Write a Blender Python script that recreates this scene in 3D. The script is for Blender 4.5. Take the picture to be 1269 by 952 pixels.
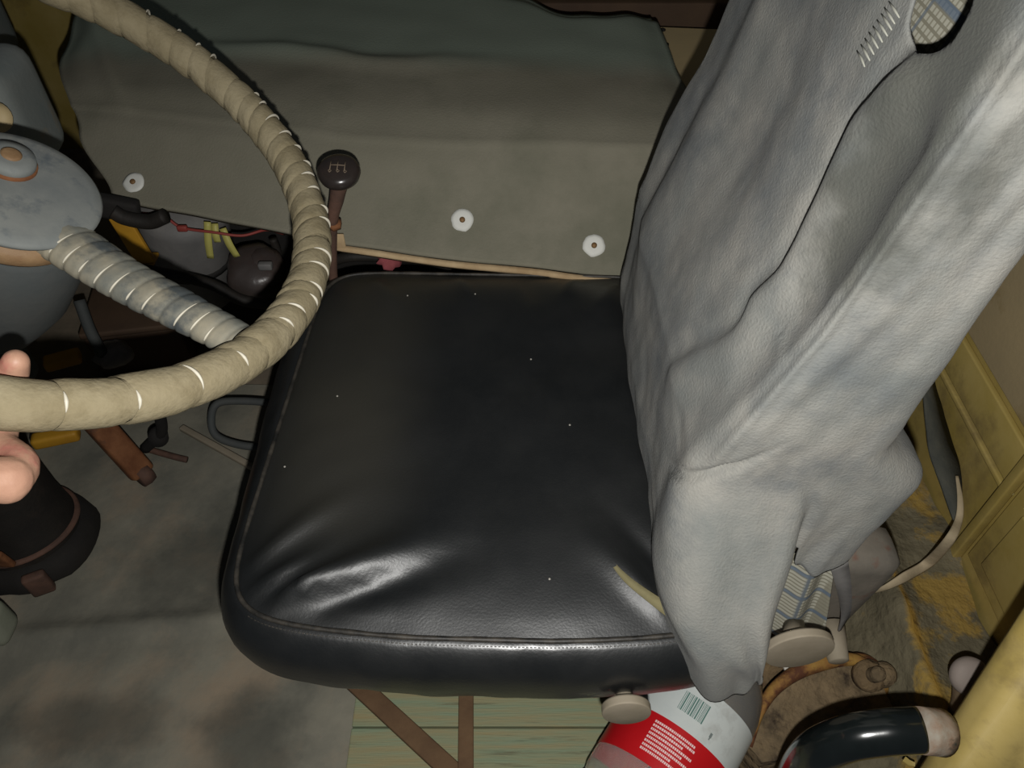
import bpy, bmesh, math, random
from mathutils import Vector, Matrix, noise as mnoise
R = math.radians
random.seed(7)
S = bpy.context.scene
COL = S.collection
for o in list(bpy.data.objects):
    bpy.data.objects.remove(o)

# ------------------------------------------------------------------ camera, world, flash, exposure
PITCH = R(47); FPX = 953.0
CAM = Vector((0, 0, 1.15))
FW = Vector((0, math.cos(PITCH), -math.sin(PITCH)))
DN = Vector((0, -math.sin(PITCH), -math.cos(PITCH)))
cam = bpy.data.cameras.new('camera')
cam.sensor_width = 36; cam.lens = FPX / 1269 * 36; cam.clip_start = .01; cam.clip_end = 50
camo = bpy.data.objects.new('camera', cam); COL.objects.link(camo)
camo.location = CAM; camo.rotation_euler = (math.pi / 2 - PITCH, 0, 0)
S.camera = camo
W = bpy.data.worlds.new('world'); S.world = W; W.use_nodes = True
W.node_tree.nodes['Background'].inputs[0].default_value = (.75, .85, 1, 1)
W.node_tree.nodes['Background'].inputs[1].default_value = .035
# the phone's flash, a few centimetres below the lens
fl = bpy.data.lights.new('phone_flash_offscreen', 'AREA'); fl.shape = 'DISK'; fl.size = .012; fl.energy = 9.0
fl.color = (1, .985, .95)
flo = bpy.data.objects.new('phone_flash_offscreen', fl); COL.objects.link(flo)
flo.location = CAM + Vector((.010, 0, 0)) + DN * .046
flo.rotation_euler = (math.pi / 2 - PITCH, 0, 0)
S.view_settings.view_transform = 'Standard'; S.view_settings.look = 'None'
S.view_settings.exposure = 0.0; S.view_settings.gamma = 1; S.view_settings.use_curve_mapping = False

def at(px, py, z=None, Y=None, X=None):
    """point of the place seen at a photo pixel, on a known plane"""
    r = Vector(((px - 634.5) / FPX, 0, 0)) + FW + DN * ((py - 476) / FPX)
    if z is not None: t = (z - CAM.z) / r.z
    elif Y is not None: t = (Y - CAM.y) / r.y
    else: t = (X - CAM.x) / r.x
    return CAM + r * t

# ------------------------------------------------------------------ materials
def lin(c):
    out = []
    for v in c[:3]:
        v /= 255.0
        out.append(v / 12.92 if v <= .04045 else ((v + .055) / 1.055) ** 2.4)
    return (*out, 1)

def mat(name, c1, c2=None, scale=9, rough=.8, bump=.15, bscale=140, c3=None, c3scale=5, c3lo=.55, c3hi=.68,
        metal=0, spec=.3, stretch=(1, 1, 1), rough2=None, detail=6, coat=0, sheen=0, lo=.35, hi=.65, bdist=.002):
    m = bpy.data.materials.new(name); m.use_nodes = True
    nt = m.node_tree; N = nt.nodes; L = nt.links
    b = N['Principled BSDF']
    b.inputs['Roughness'].default_value = rough; b.inputs['Metallic'].default_value = metal
    b.inputs['Specular IOR Level'].default_value = spec
    b.inputs['Coat Weight'].default_value = coat; b.inputs['Sheen Weight'].default_value = sheen
    tc = N.new('ShaderNodeTexCoord'); mp = N.new('ShaderNodeMapping')
    mp.inputs['Scale'].default_value = stretch
    L.new(tc.outputs['Object'], mp.inputs['Vector'])
    vec = mp.outputs['Vector']
    col = None
    if c2 is not None:
        n1 = N.new('ShaderNodeTexNoise'); n1.inputs['Scale'].default_value = scale
        n1.inputs['Detail'].default_value = detail; n1.inputs['Roughness'].default_value = .62
        L.new(vec, n1.inputs['Vector'])
        rp = N.new('ShaderNodeValToRGB'); rp.color_ramp.elements[0].position = lo; rp.color_ramp.elements[1].position = hi
        rp.color_ramp.elements[0].color = lin(c1); rp.color_ramp.elements[1].color = lin(c2)
        L.new(n1.outputs['Fac'], rp.inputs['Fac']); col = rp.outputs['Color']
        if rough2 is not None:
            mr = N.new('ShaderNodeMapRange'); mr.inputs['From Min'].default_value = .3; mr.inputs['From Max'].default_value = .7
            mr.inputs['To Min'].default_value = rough; mr.inputs['To Max'].default_value = rough2
            L.new(n1.outputs['Fac'], mr.inputs['Value']); L.new(mr.outputs[0], b.inputs['Roughness'])
    if c3 is not None:
        n2 = N.new('ShaderNodeTexNoise'); n2.inputs['Scale'].default_value = c3scale
        n2.inputs['Detail'].default_value = 8; n2.inputs['Roughness'].default_value = .65
        L.new(vec, n2.inputs['Vector'])
        r2 = N.new('ShaderNodeValToRGB'); r2.color_ramp.elements[0].position = c3lo; r2.color_ramp.elements[1].position = c3hi
        L.new(n2.outputs['Fac'], r2.inputs['Fac'])
        mx = N.new('ShaderNodeMix'); mx.data_type = 'RGBA'
        L.new(r2.outputs['Color'], mx.inputs['Factor'])
        if col: L.new(col, mx.inputs['A'])
        else: mx.inputs['A'].default_value = lin(c1)
        mx.inputs['B'].default_value = lin(c3); col = mx.outputs['Result']
    if col: L.new(col, b.inputs['Base Color'])
    else: b.inputs['Base Color'].default_value = lin(c1)
    if bump:
        n3 = N.new('ShaderNodeTexNoise'); n3.inputs['Scale'].default_value = bscale; n3.inputs['Detail'].default_value = 4
        L.new(vec, n3.inputs['Vector'])
        bp = N.new('ShaderNodeBump'); bp.inputs['Strength'].default_value = bump; bp.inputs['Distance'].default_value = bdist
        L.new(n3.outputs['Fac'], bp.inputs['Height']); L.new(bp.outputs['Normal'], b.inputs['Normal'])
    m['nodes_col'] = 1
    return m

def base_socket(m):
    b = m.node_tree.nodes['Principled BSDF']
    return b.inputs['Base Color']

def overlay(m, c, lo, hi, axis=None, centre=None, radius=None, noise=.05, nscale=12, amount=1.0):
    """stain or dye area in object space: a soft ball (centre, radius) or a half space along an axis"""
    nt = m.node_tree; N = nt.nodes; L = nt.links
    tc = N.new('ShaderNodeTexCoord')
    nz = N.new('ShaderNodeTexNoise'); nz.inputs['Scale'].default_value = nscale; nz.inputs['Detail'].default_value = 5
    L.new(tc.outputs['Object'], nz.inputs['Vector'])
    if centre is not None:
        vs = N.new('ShaderNodeVectorMath'); vs.operation = 'SUBTRACT'; vs.inputs[1].default_value = centre
        L.new(tc.outputs['Object'], vs.inputs[0])
        vd = N.new('ShaderNodeVectorMath'); vd.operation = 'DIVIDE'; vd.inputs[1].default_value = radius
        L.new(vs.outputs[0], vd.inputs[0])
        vl = N.new('ShaderNodeVectorMath'); vl.operation = 'LENGTH'; L.new(vd.outputs[0], vl.inputs[0])
        val = vl.outputs['Value']
    else:
        vd = N.new('ShaderNodeVectorMath'); vd.operation = 'DOT_PRODUCT'; vd.inputs[1].default_value = axis
        L.new(tc.outputs['Object'], vd.inputs[0]); val = vd.outputs['Value']
    ad = N.new('ShaderNodeMath'); ad.operation = 'MULTIPLY_ADD'
    L.new(nz.outputs['Fac'], ad.inputs[0]); ad.inputs[1].default_value = noise; L.new(val, ad.inputs[2])
    mr = N.new('ShaderNodeMapRange'); mr.interpolation_type = 'SMOOTHSTEP'
    mr.inputs['From Min'].default_value = lo + noise / 2; mr.inputs['From Max'].default_value = hi + noise / 2
    mr.inputs['To Min'].default_value = 0; mr.inputs['To Max'].default_value = amount
    if centre is not None:
        mr.inputs['To Min'].default_value = amount; mr.inputs['To Max'].default_value = 0
    L.new(ad.outputs[0], mr.inputs['Value'])
    mx = N.new('ShaderNodeMix'); mx.data_type = 'RGBA'; L.new(mr.outputs[0], mx.inputs['Factor'])
    bs = base_socket(m)
    if bs.links: L.new(bs.links[0].from_socket, mx.inputs['A'])
    else: mx.inputs['A'].default_value = bs.default_value
    mx.inputs['B'].default_value = lin(c)
    L.new(mx.outputs['Result'], bs)
    return m

M = {}
M['leather'] = mat('leather', (18, 20, 21), (27, 28, 28), 7, rough=.40, rough2=.5, bump=.22, bscale=420, spec=.5, bdist=.0008)
M['leather_side'] = mat('leather_side', (18, 20, 21), (27, 28, 28), 9, rough=.30, rough2=.42, bump=.25, bscale=300, spec=.9, bdist=.0008)
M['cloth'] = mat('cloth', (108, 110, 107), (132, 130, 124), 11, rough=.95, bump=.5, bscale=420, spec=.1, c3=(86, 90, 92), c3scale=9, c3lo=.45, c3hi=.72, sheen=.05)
M['foam'] = mat('foam', (122, 112, 88), (138, 128, 104), 22, rough=.9, bump=.45, bscale=240, spec=.15, c3=(106, 96, 73), c3scale=34, c3lo=.52, c3hi=.78)
M['thread'] = mat('thread', (190, 184, 168), rough=.5, bump=0, spec=.4)
M['hub'] = mat('hub', (104, 108, 107), (122, 124, 120), 14, rough=.7, bump=.1, c3=(76, 84, 90), c3scale=22, c3lo=.55, c3hi=.72)
M['spoke'] = mat('spoke', (140, 133, 115), (104, 105, 98), 20, rough=.75, bump=.3, bscale=90, stretch=(1, 1, 1), c3=(70, 75, 76), c3scale=14, c3lo=.5, c3hi=.62)
M['rust'] = mat('rust', (96, 58, 34), (124, 82, 52), 24, rough=.85, bump=.5, bscale=120, c3=(60, 44, 36), c3scale=16)
M['rust_pink'] = mat('rust_pink', (98, 72, 60), (74, 56, 48), 24, rough=.8, bump=.3)
M['brass'] = mat('brass', (136, 110, 80), (112, 84, 58), 30, rough=.6, bump=.3)
M['cover'] = mat('cover', (114, 111, 97), (124, 120, 106), 5, rough=.92, bump=.3, bscale=300, spec=.12, c3=(104, 103, 89), c3scale=4, c3lo=.5, c3hi=.7)
M['cover_edge'] = mat('cover_edge', (178, 156, 122), (152, 128, 96), 20, rough=.9, bump=.3)
M['washer'] = mat('washer', (205, 205, 198), rough=.6, bump=.1)
M['screw'] = mat('screw', (120, 92, 60), rough=.6, bump=.1, metal=.3)
M['bakelite'] = mat('bakelite', (42, 38, 36), (52, 44, 40), 30, rough=.25, bump=.05, spec=.5)
M['engrave'] = mat('engrave', (118, 104, 88), rough=.7, bump=0)
M['yellow'] = mat('yellow', (156, 136, 70), (172, 152, 92), 8, rough=.6, bump=.15, bscale=60, c3=(118, 101, 66), c3scale=7, c3lo=.55, c3hi=.72, spec=.35)
M['yellow_beige'] = mat('yellow_beige', (166, 150, 116), (180, 160, 120), 5, rough=.6, bump=.1)
M['peeling'] = mat('peeling', (96, 89, 70), (118, 110, 88), 16, rough=.9, bump=.9, bscale=70, bdist=.006, c3=(150, 124, 64), c3scale=7, c3lo=.51, c3hi=.57)
M['dirt'] = mat('dirt', (80, 69, 53), (124, 106, 80), 22, rough=.95, bump=1.0, bscale=55, c3=(60, 50, 40), c3scale=30, bdist=.010)
M['rustplate'] = mat('rustplate', (90, 75, 55), (122, 102, 74), 20, rough=.9, bump=1.0, bscale=60, bdist=.008, c3=(84, 60, 42), c3scale=14)
M['rust_yellow'] = mat('rust_yellow', (122, 78, 46), (158, 124, 62), 26, rough=.8, bump=.4, c3=(88, 54, 36), c3scale=20, c3lo=.5, c3hi=.6)
M['mat_floor'] = mat('mat_floor', (100, 99, 90), (132, 128, 114), 6, rough=.85, bump=.35, bscale=60, c3=(146, 130, 110), c3scale=5, c3lo=.5, c3hi=.72, bdist=.003)
M['floor'] = mat('floor', (98, 92, 80), (124, 112, 96), 8, rough=.9, bump=.4, bscale=50, c3=(76, 70, 62), c3scale=5, bdist=.003)
M['plank'] = mat('plank', (146, 135, 100), (126, 140, 114), 12, rough=.75, bump=.5, bscale=60, stretch=(.5, 9, 1), c3=(92, 84, 62), c3scale=9, c3lo=.58, c3hi=.7)
M['batten'] = mat('batten', (108, 84, 60), (92, 70, 50), 20, rough=.85, bump=.3, stretch=(1, 1, 1))
M['black_paint'] = mat('black_paint', (16, 20, 20), (22, 26, 26), 20, rough=.18, bump=.04, bscale=60, spec=.6, coat=.3)
M['chipped'] = mat('chipped', (142, 136, 124), (124, 98, 78), 40, rough=.8, bump=.4, c3=(40, 52, 50), c3scale=34)
M['knob'] = mat('knob', (126, 117, 100), (138, 128, 112), 20, rough=.7, bump=.1)
M['knob_grey'] = mat('knob_grey', (138, 127, 119), (128, 117, 109), 20, rough=.7, bump=.1)
M['stick'] = mat('stick', (140, 122, 96), (120, 98, 74), 20, rough=.8, bump=.2)
M['dark_rubber'] = mat('dark_rubber', (24, 22, 20), (36, 32, 28), 12, rough=.7, bump=.3, c3=(48, 40, 34), c3scale=8)
M['column'] = mat('column', (60, 64, 64), (72, 73, 71), 10, rough=.75, bump=.15, c3=(62, 66, 66), c3scale=9)
M['black'] = mat('black', (26, 25, 24), (36, 33, 30), 12, rough=.85, bump=.3)
M['console'] = mat('console', (96, 105, 104), (112, 116, 113), 8, rough=.85, bump=.2, c3=(122, 112, 92), c3scale=9, c3lo=.6, c3hi=.72)
M['console_dark'] = mat('console_dark', (66, 72, 74), (80, 82, 80), 9, rough=.85, bump=.2)
M['strap'] = mat('strap', (62, 64, 60), (78, 78, 70), 24, rough=.9, bump=.4, bscale=300)
M['strap_lit_edge'] = mat('strap_lit_edge', (176, 160, 132), (150, 136, 110), 24, rough=.85, bump=.3)  # paler strap colour: light on the turned edge, painted in
M['grey_metal'] = mat('grey_metal', (92, 87, 79), (110, 103, 93), 14, rough=.8, bump=.2, c3=(98, 62, 48), c3scale=22, c3lo=.55, c3hi=.7)
M['grey_plastic'] = mat('grey_plastic', (92, 91, 90), (112, 109, 106), 9, rough=.6, bump=.2)
M['brown_can'] = mat('brown_can', (62, 56, 54), (58, 44, 38), 12, rough=.35, bump=.25, bscale=40, spec=.5, bdist=.006)
M['yellow_tag'] = mat('yellow_tag', (160, 154, 84), rough=.5, bump=.1)
M['yellow_bracket'] = mat('yellow_bracket', (170, 126, 34), (150, 108, 30), 14, rough=.6, bump=.1)
M['red_wire'] = mat('red_wire', (126, 54, 48), rough=.6, bump=0)
M['pink'] = mat('pink', (150, 78, 84), (124, 62, 64), 30, rough=.9, bump=.3)
M['tear'] = mat('tear', (106, 100, 72), (120, 112, 82), 30, rough=.9, bump=.3)
M['lint'] = mat('lint', (150, 146, 138), rough=.8, bump=0)
M['skin'] = mat('skin', (160, 122, 102), (172, 134, 112), 40, rough=.5, bump=.12, bscale=260, spec=.35, c3=(166, 104, 94), c3scale=18)
M['nail'] = mat('nail', (196, 150, 136), rough=.3, bump=0)
M['label_white'] = mat('label_white', (186, 192, 190), (200, 204, 200), 10, rough=.4, bump=0, c3=(170, 172, 168), c3scale=16)
M['label_red'] = mat('label_red', (176, 20, 26), (188, 26, 32), 9, rough=.4, bump=0)
M['print_green'] = mat('print_green', (84, 116, 108), rough=.5, bump=0)
M['print_white'] = mat('print_white', (226, 196, 194), rough=.5, bump=0)
M['print_dark'] = mat('print_dark', (110, 118, 116), rough=.5, bump=0)
M['white_scrap'] = mat('white_scrap', (200, 196, 186), rough=.8, bump=.2)
M['pale_green'] = mat('pale_green', (118, 122, 106), (128, 130, 116), 9, rough=.8, bump=.1)
M['water'] = mat('water', (46, 38, 28), (60, 50, 38), 9, rough=.2, bump=0)

def glass_mat():
    m = bpy.data.materials.new('bottle_plastic'); m.use_nodes = True
    b = m.node_tree.nodes['Principled BSDF']
    b.inputs['Base Color'].default_value = (.86, .85, .8, 1); b.inputs['Roughness'].default_value = .16
    b.inputs['Transmission Weight'].default_value = .86; b.inputs['IOR'].default_value = 1.2
    return m
M['plastic'] = glass_mat()

def plaid_mat():
    m = bpy.data.materials.new('plaid'); m.use_nodes = True
    nt = m.node_tree; N = nt.nodes; L = nt.links; b = N['Principled BSDF']; b.inputs['Roughness'].default_value = .9
    tc = N.new('ShaderNodeTexCoord'); sp = N.new('ShaderNodeSeparateXYZ'); L.new(tc.outputs['Object'], sp.inputs[0])
    def stripe(sock, freq, thr, soft=.04):
        a = N.new('ShaderNodeMath'); a.operation = 'MULTIPLY'; a.inputs[1].default_value = freq; L.new(sock, a.inputs[0])
        f = N.new('ShaderNodeMath'); f.operation = 'FRACT'; L.new(a.outputs[0], f.inputs[0])
        r = N.new('ShaderNodeMapRange'); r.inputs['From Min'].default_value = thr; r.inputs['From Max'].default_value = thr + soft
        L.new(f.outputs[0], r.inputs['Value']); return r.outputs[0]
    cur = None
    su = N.new('ShaderNodeMath'); su.operation = 'ADD'; L.new(sp.outputs['X'], su.inputs[0]); L.new(sp.outputs['Y'], su.inputs[1])
    for sock, freq, thr, c in ((sp.outputs['Z'], 170, .62, (104, 100, 84)), (su.outputs[0], 170, .66, (116, 112, 96)),
                               (sp.outputs['Z'], 24, .84, (72, 90, 110)), (su.outputs[0], 24, .90, (86, 96, 106))):
        mx = N.new('ShaderNodeMix'); mx.data_type = 'RGBA'; mx.inputs['B'].default_value = lin(c)
        f = stripe(sock, freq, thr)
        mu = N.new('ShaderNodeMath'); mu.operation = 'MULTIPLY'; mu.inputs[1].default_value = .8; L.new(f, mu.inputs[0])
        L.new(mu.outputs[0], mx.inputs['Factor'])
        if cur: L.new(cur, mx.inputs['A'])
        else: mx.inputs['A'].default_value = lin((156, 154, 140))
        cur = mx.outputs['Result']
    L.new(cur, b.inputs['Base Color'])
    return m
M['plaid'] = plaid_mat()

# ------------------------------------------------------------------ object helpers
def origin(o):
    v = Vector((0, 0, 0))
    while o: v += o.location; o = o.parent
    return v

def tag(o, label=None, cat=None, group=None, kind=None):
    if label: o['label'] = label
    if cat: o['category'] = cat
    if group: o['group'] = group
    if kind: o['kind'] = kind
    return o

def thing(name, loc, label, cat, group=None, kind=None):
    o = bpy.data.objects.new(name, None); o.empty_display_size = .05
    COL.objects.link(o); o.location = loc
    return tag(o, label, cat, group, kind)

def mesh(name, V, F, m, parent=None, smooth=True, loc=None):
    """V in world metres; children are stored relative to their thing, single meshes relative to loc"""
    off = origin(parent) if parent else Vector(loc or (0, 0, 0))
    me = bpy.data.meshes.new(name)
    me.from_pydata([Vector(v) - off for v in V], [], F)
    me.validate(); me.update()
    bm = bmesh.new(); bm.from_mesh(me); bmesh.ops.recalc_face_normals(bm, faces=bm.faces); bm.to_mesh(me); bm.free()
    if smooth: me.polygons.foreach_set('use_smooth', [True] * len(me.polygons))
    me.materials.append(M[m] if isinstance(m, str) else m)
    o = bpy.data.objects.new(name, me); COL.objects.link(o)
    if parent: o.parent = parent
    else: o.location = off
    return o

def grid(fn, nu, nv, cu=False, cv=False):
    V = []; F = []
    for i in range(nu):
        for j in range(nv):
            V.append(fn(i / (nu if cu else nu - 1), j / (nv if cv else nv - 1)))
    for i in range(nu if cu else nu - 1):
        for j in range(nv if cv else nv - 1):
            a = i * nv + j; b = ((i + 1) % nu) * nv + j; c = ((i + 1) % nu) * nv + (j + 1) % nv; d = i * nv + (j + 1) % nv
            F.append((a, b, c, d))
    return V, F

def catmull(pts, n):
    P = [Vector(p) for p in pts]; P = [P[0] * 2 - P[1]] + P + [P[-1] * 2 - P[-2]]
    out = []; segs = len(P) - 3
    for k in range(n):
        u = k / (n - 1) * segs; i = min(int(u), segs - 1); t = u - i
        a, b, c, d = P[i:i + 4]
        out.append(.5 * ((2 * b) + (c - a) * t + (2 * a - 5 * b + 4 * c - d) * t * t + (3 * b - a - 3 * c + d) * t ** 3))
    return out

def lerp_list(L, u):
    x = u * (len(L) - 1); i = min(int(x), len(L) - 2); return L[i] + (L[i + 1] - L[i]) * (x - i)

def tube(pts, rad, n=12, steps=0, caps=True, flat=1.0, up=None, roundcap=False):
    P = catmull(pts, steps) if steps else [Vector(p) for p in pts]
    k = len(P); V = []; F = []
    rl = rad if isinstance(rad, (list, tuple)) else [rad, rad]
    prev = None
    rings = []
    for i, p in enumerate(P):
        t = (P[min(i + 1, k - 1)] - P[max(i - 1, 0)]).normalized()
        if prev is None:
            ref = Vector(up) if up else (Vector((0, 0, 1)) if abs(t.z) < .9 else Vector((1, 0, 0)))
        else: ref = prev
        a = (ref - t * ref.dot(t)).normalized(); b = t.cross(a); prev = a
        rings.append((p, lerp_list(rl, i / (k - 1)), a, b, t))
    if roundcap:
        p, r, a, b, t = rings[0]; pre = [(p - t * r * math.cos(x), r * math.sin(x), a, b, t) for x in (.25, .7, 1.15)]
        p, r, a, b, t = rings[-1]; post = [(p + t * r * math.sin(x), r * math.cos(x), a, b, t) for x in (.4, .85, 1.32)]
        rings = pre + rings + post
    for p, r, a, b, t in rings:
        for j in range(n):
            th = 2 * math.pi * j / n
            V.append(p + a * (math.cos(th) * r * flat) + b * (math.sin(th) * r))
    for i in range(len(rings) - 1):
        for j in range(n):
            F.append((i * n + j, i * n + (j + 1) % n, (i + 1) * n + (j + 1) % n, (i + 1) * n + j))
    if caps:
        F.append(tuple(range(n - 1, -1, -1))); F.append(tuple((len(rings) - 1) * n + j for j in range(n)))
    return V, F

def frame(axis):
    w = Vector(axis).normalized()
    ref = Vector((0, 0, 1)) if abs(w.z) < .9 else Vector((1, 0, 0))
    u = ref.cross(w).normalized(); v = w.cross(u)
    return u, v, w

def lathe(profile, centre, axis=(0, 0, 1), n=32, uv=None, wob=None):
    u, v, w = uv or frame(axis); c = Vector(centre); V = []; F = []
    for r, h in profile:
        for j in range(n):
            th = 2 * math.pi * j / n; rr = r * (wob(th, h) if wob else 1)
            V.append(c + u * (rr * math.cos(th)) + v * (rr * math.sin(th)) + w * h)
    for i in range(len(profile) - 1):
        for j in range(n):
            F.append((i * n + j, i * n + (j + 1) % n, (i + 1) * n + (j + 1) % n, (i + 1) * n + j))
    F.append(tuple(range(n - 1, -1, -1))); F.append(tuple((len(profile) - 1) * n + j for j in range(n)))
    return V, F

def box(c, s, bev=.003, rot=None, seg=2):
    """rounded box: centre, full sizes, optional 3x3/4x4 rotation"""
    bm = bmesh.new(); bmesh.ops.create_cube(bm, size=1)
    for v in bm.verts: v.co = Vector((v.co.x * s[0], v.co.y * s[1], v.co.z * s[2]))
    if bev: bmesh.ops.bevel(bm, geom=list(bm.edges), offset=bev, segments=seg, profile=.6, affect='EDGES')
    bm.verts.ensure_lookup_table()
    mx = rot if rot is not None else Matrix.Identity(3)
    V = [mx @ v.co + Vector(c) for v in bm.verts]; idx = {v: i for i, v in enumerate(bm.verts)}
    F = [tuple(idx[v] for v in f.verts) for f in bm.faces]; bm.free()
    return V, F

def join(*parts):
    V = []; F = []
    for v, f in parts:
        k = len(V); V += list(v); F += [tuple(i + k for i in q) for q in f]
    return V, F

def plate(poly, thick, normal):
    """flat outline (world points) given thickness along normal"""
    n = Vector(normal).normalized() * thick; k = len(poly)
    V = [Vector(p) for p in poly] + [Vector(p) + n for p in poly]
    F = [tuple(range(k)), tuple(range(2 * k - 1, k - 1, -1))] + [(i, (i + 1) % k, k + (i + 1) % k, k + i) for i in range(k)]
    return V, F

def ribbon(pts, width, thick, steps=30, up=None, side=None):
    """band swept along points; side = list of width direction vectors, interpolated"""
    P = catmull(pts, steps); V = []; F = []; sd = [Vector(s).normalized() for s in side]
    for i, p in enumerate(P):
        t = (P[min(i + 1, steps - 1)] - P[max(i - 1, 0)]).normalized()
        a = lerp_list(sd, i / (steps - 1)); a = (a - t * a.dot(t)).normalized(); b = t.cross(a)
        w = lerp_list(width, i / (steps - 1)) / 2 if isinstance(width, (list, tuple)) else width / 2
        for x, y in ((-w, -thick / 2), (w, -thick / 2), (w, thick / 2), (-w, thick / 2)): V.append(p + a * x + b * y)
    for i in range(steps - 1):
        for j in range(4): F.append((i * 4 + j, i * 4 + (j + 1) % 4, i * 4 + 4 + (j + 1) % 4, i * 4 + 4 + j))
    F.append((3, 2, 1, 0)); k = (steps - 1) * 4; F.append((k, k + 1, k + 2, k + 3))
    return V, F

def nz(x, y=0, z=0): return mnoise.noise(Vector((x, y, z)))
def sstep(a, b, x):
    t = max(0, min(1, (x - a) / (b - a))); return t * t * (3 - 2 * t)
def interp(x, xs, ys):
    if x <= xs[0]: return ys[0] + (ys[1] - ys[0]) * (x - xs[0]) / (xs[1] - xs[0])
    for i in range(len(xs) - 1):
        if x <= xs[i + 1] or i == len(xs) - 2:
            return ys[i] + (ys[i + 1] - ys[i]) * (x - xs[i]) / (xs[i + 1] - xs[i])
def smooth_curve(x, xs, ys):
    if x <= xs[0]: return ys[0]
    if x >= xs[-1]: return ys[-1]
    for i in range(len(xs) - 1):
        if x <= xs[i + 1]: return ys[i] + (ys[i + 1] - ys[i]) * sstep(xs[i], xs[i + 1], x)

# ------------------------------------------------------------------ the cab shell
def structure(o): o['kind'] = 'structure'; return o
def floor_fn(u, v):
    x = -1.35 + 2.05 * u; y = -.03 + 2.03 * v
    return Vector((x, y, .006 * nz(x * 4, y * 4) + .003 * nz(x * 13, y * 13) - .004))
V, F = grid(floor_fn, 90, 80)
nV = len(V); V += [v + Vector((0, 0, -.03)) for v in V]; F += [tuple(i + nV for i in f[::-1]) for f in F]
structure(mesh('floor', V, F, 'floor'))
wr = structure(mesh('wall_rear', *box((.69, 1.02, .55), (.06, 1.96, 1.16), .004), m='yellow'))
structure(mesh('wall_front', *box((-1.38, 1.02, .5), (.06, 1.96, 1.06), .004), m='console_dark'))
structure(mesh('wall_right', *box((-.35, 2.03, .5), (2.1, .06, 1.06), .004), m='yellow'))
# pressed panels and beads of the rear wall
def wall_panel(name, y0, y1, z0, z1, th=.006, m='yellow'):
    return mesh(name, *box((.66 - th / 2, (y0 + y1) / 2, (z0 + z1) / 2), (th, abs(y1 - y0), abs(z1 - z0)), min(.0025, th / 3)), m=m, parent=wr)
wall_panel('wall_bead', .60, 1.98, .303, .312, .010)
M['beige_panel'] = mat('beige_panel', (156, 140, 108), (168, 150, 114), 6, rough=.7, bump=.15, c3=(140, 122, 84), c3scale=9)
wall_panel('wall_panel', .60, 1.98, .392, 1.1, .005, 'beige_panel')
wall_panel('wall_panel', .60, 1.98, .318, .380, .009)
wall_panel('corner_post', .583, .598, .13, 1.1, .014)
wall_panel('wall_panel', .06, .575, .175, .345, .006)
wall_panel('wall_panel', .10, .545, .200, .32, .011)
wall_panel('wall_panel', .06, .575, .37, 1.1, .006)
# raised platform behind the seat
pl = thing('rear_platform', (.56, .7, 0), 'peeling yellow and brown metal platform on the floor behind the seat', 'platform')
def plat(u, v):
    y = .07 + .92 * v
    prof = [(.452, .0), (.455, .045), (.468, .060), (.500, .080), (.528, .122), (.535, .158), (.545, .166), (.556, .152), (.60, .150), (.66, .150)]
    x, z = prof[min(int(u * (len(prof) - 1) + .5), len(prof) - 1)]
    x += .010 * nz(y * 7, z * 10, 2); z += (.012 * nz(y * 9, x * 9) + .006 * nz(y * 31, x * 30)) * (1 if z > .01 else 0)
    return Vector((min(x, .66), y, z))
mesh('platform_top', *grid(plat, 10, 90), m='peeling', parent=pl)
mesh('platform_body', *box((.605, .53, .07), (.09, .90, .138), .003), m='dirt', parent=pl)

overlay(M['peeling'], (156, 122, 50), .3, 1.1, centre=(-.012, -.1, .16), radius=(.012, .6, .1), noise=1.6, nscale=11, amount=.9)
overlay(M['peeling'], (158, 126, 48), .3, 1.1, centre=(.04, .05, .15), radius=(.07, .09, .1), noise=1.4, nscale=15, amount=.9)
# door pillar close to the camera, leaning slightly inward
def pil(u, v):
    z = -.02 + .95 * v; y = .25 + (z - .31) * .174
    prof = [(.640, .06), (.640, -.158), (.600, -.150), (.520, -.080), (.478, -.040), (.470, -.031), (.463, -.031), (.446, -.011), (.437, -.003), (.433, .004), (.434, .014), (.440, .022), (.470, .030), (.476, .05)]
    i = min(int(u * (len(prof) - 1) + .5), len(prof) - 1); dx, dy = prof[i]
    w = .0016 * nz(z * 30, i * .7) if dx < .48 else 0
    return Vector((dx + w, y + dy + w, z))
structure(mesh('trim_1', *grid(pil, 14, 120, cu=True), m='yellow'))

# ------------------------------------------------------------------ floor coverings
def matfn(u, v):
    x = -1.25 + 1.03 * u; y = .06 + 1.0 * v
    x += (.012 * nz(y * 6, 3) if u > .98 else 0)
    e = .012 * math.exp(-((x + .62) / .5) ** 2 - ((y - .53 - .10 * (x + .7)) / .018) ** 2)
    return Vector((x, y, .012 + e + .004 * nz(x * 5, y * 5, 4) + .0025 * nz(x * 16, y * 16, 1)))
V, F = grid(matfn, 120, 110)
k = len(V); V += [Vector((v.x, v.y, -.002)) for v in V]
F += [tuple(i + k for i in f[::-1]) for f in F]
fm = mesh('floor_mat', V, F, 'mat_floor', loc=(-.7, .5, 0))
tag(fm, 'worn dark grey rubber mat covering the floor under the steering wheel', 'floor mat')
for cx, cy, rx, ry in ((.10, -.10, .14, .05), (.33, -.13, .08, .09), (.20, .16, .14, .10)):
    overlay(M['mat_floor'], (58, 59, 54), .35, 1.25, centre=(cx, cy, 0), radius=(rx, ry, .3), noise=1.3, nscale=12, amount=.55)
fb = thing('floor_board', (-.05, .36, 0), 'weathered green and yellow wooden boards on the floor beneath the seat', 'floor board')
for i, y in enumerate((.10, .215, .33, .445, .56)):
    mesh('plank', *box((.0, y, .012), (.455, .1125, .018), .002), m='plank', parent=fb, smooth=False)
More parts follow.
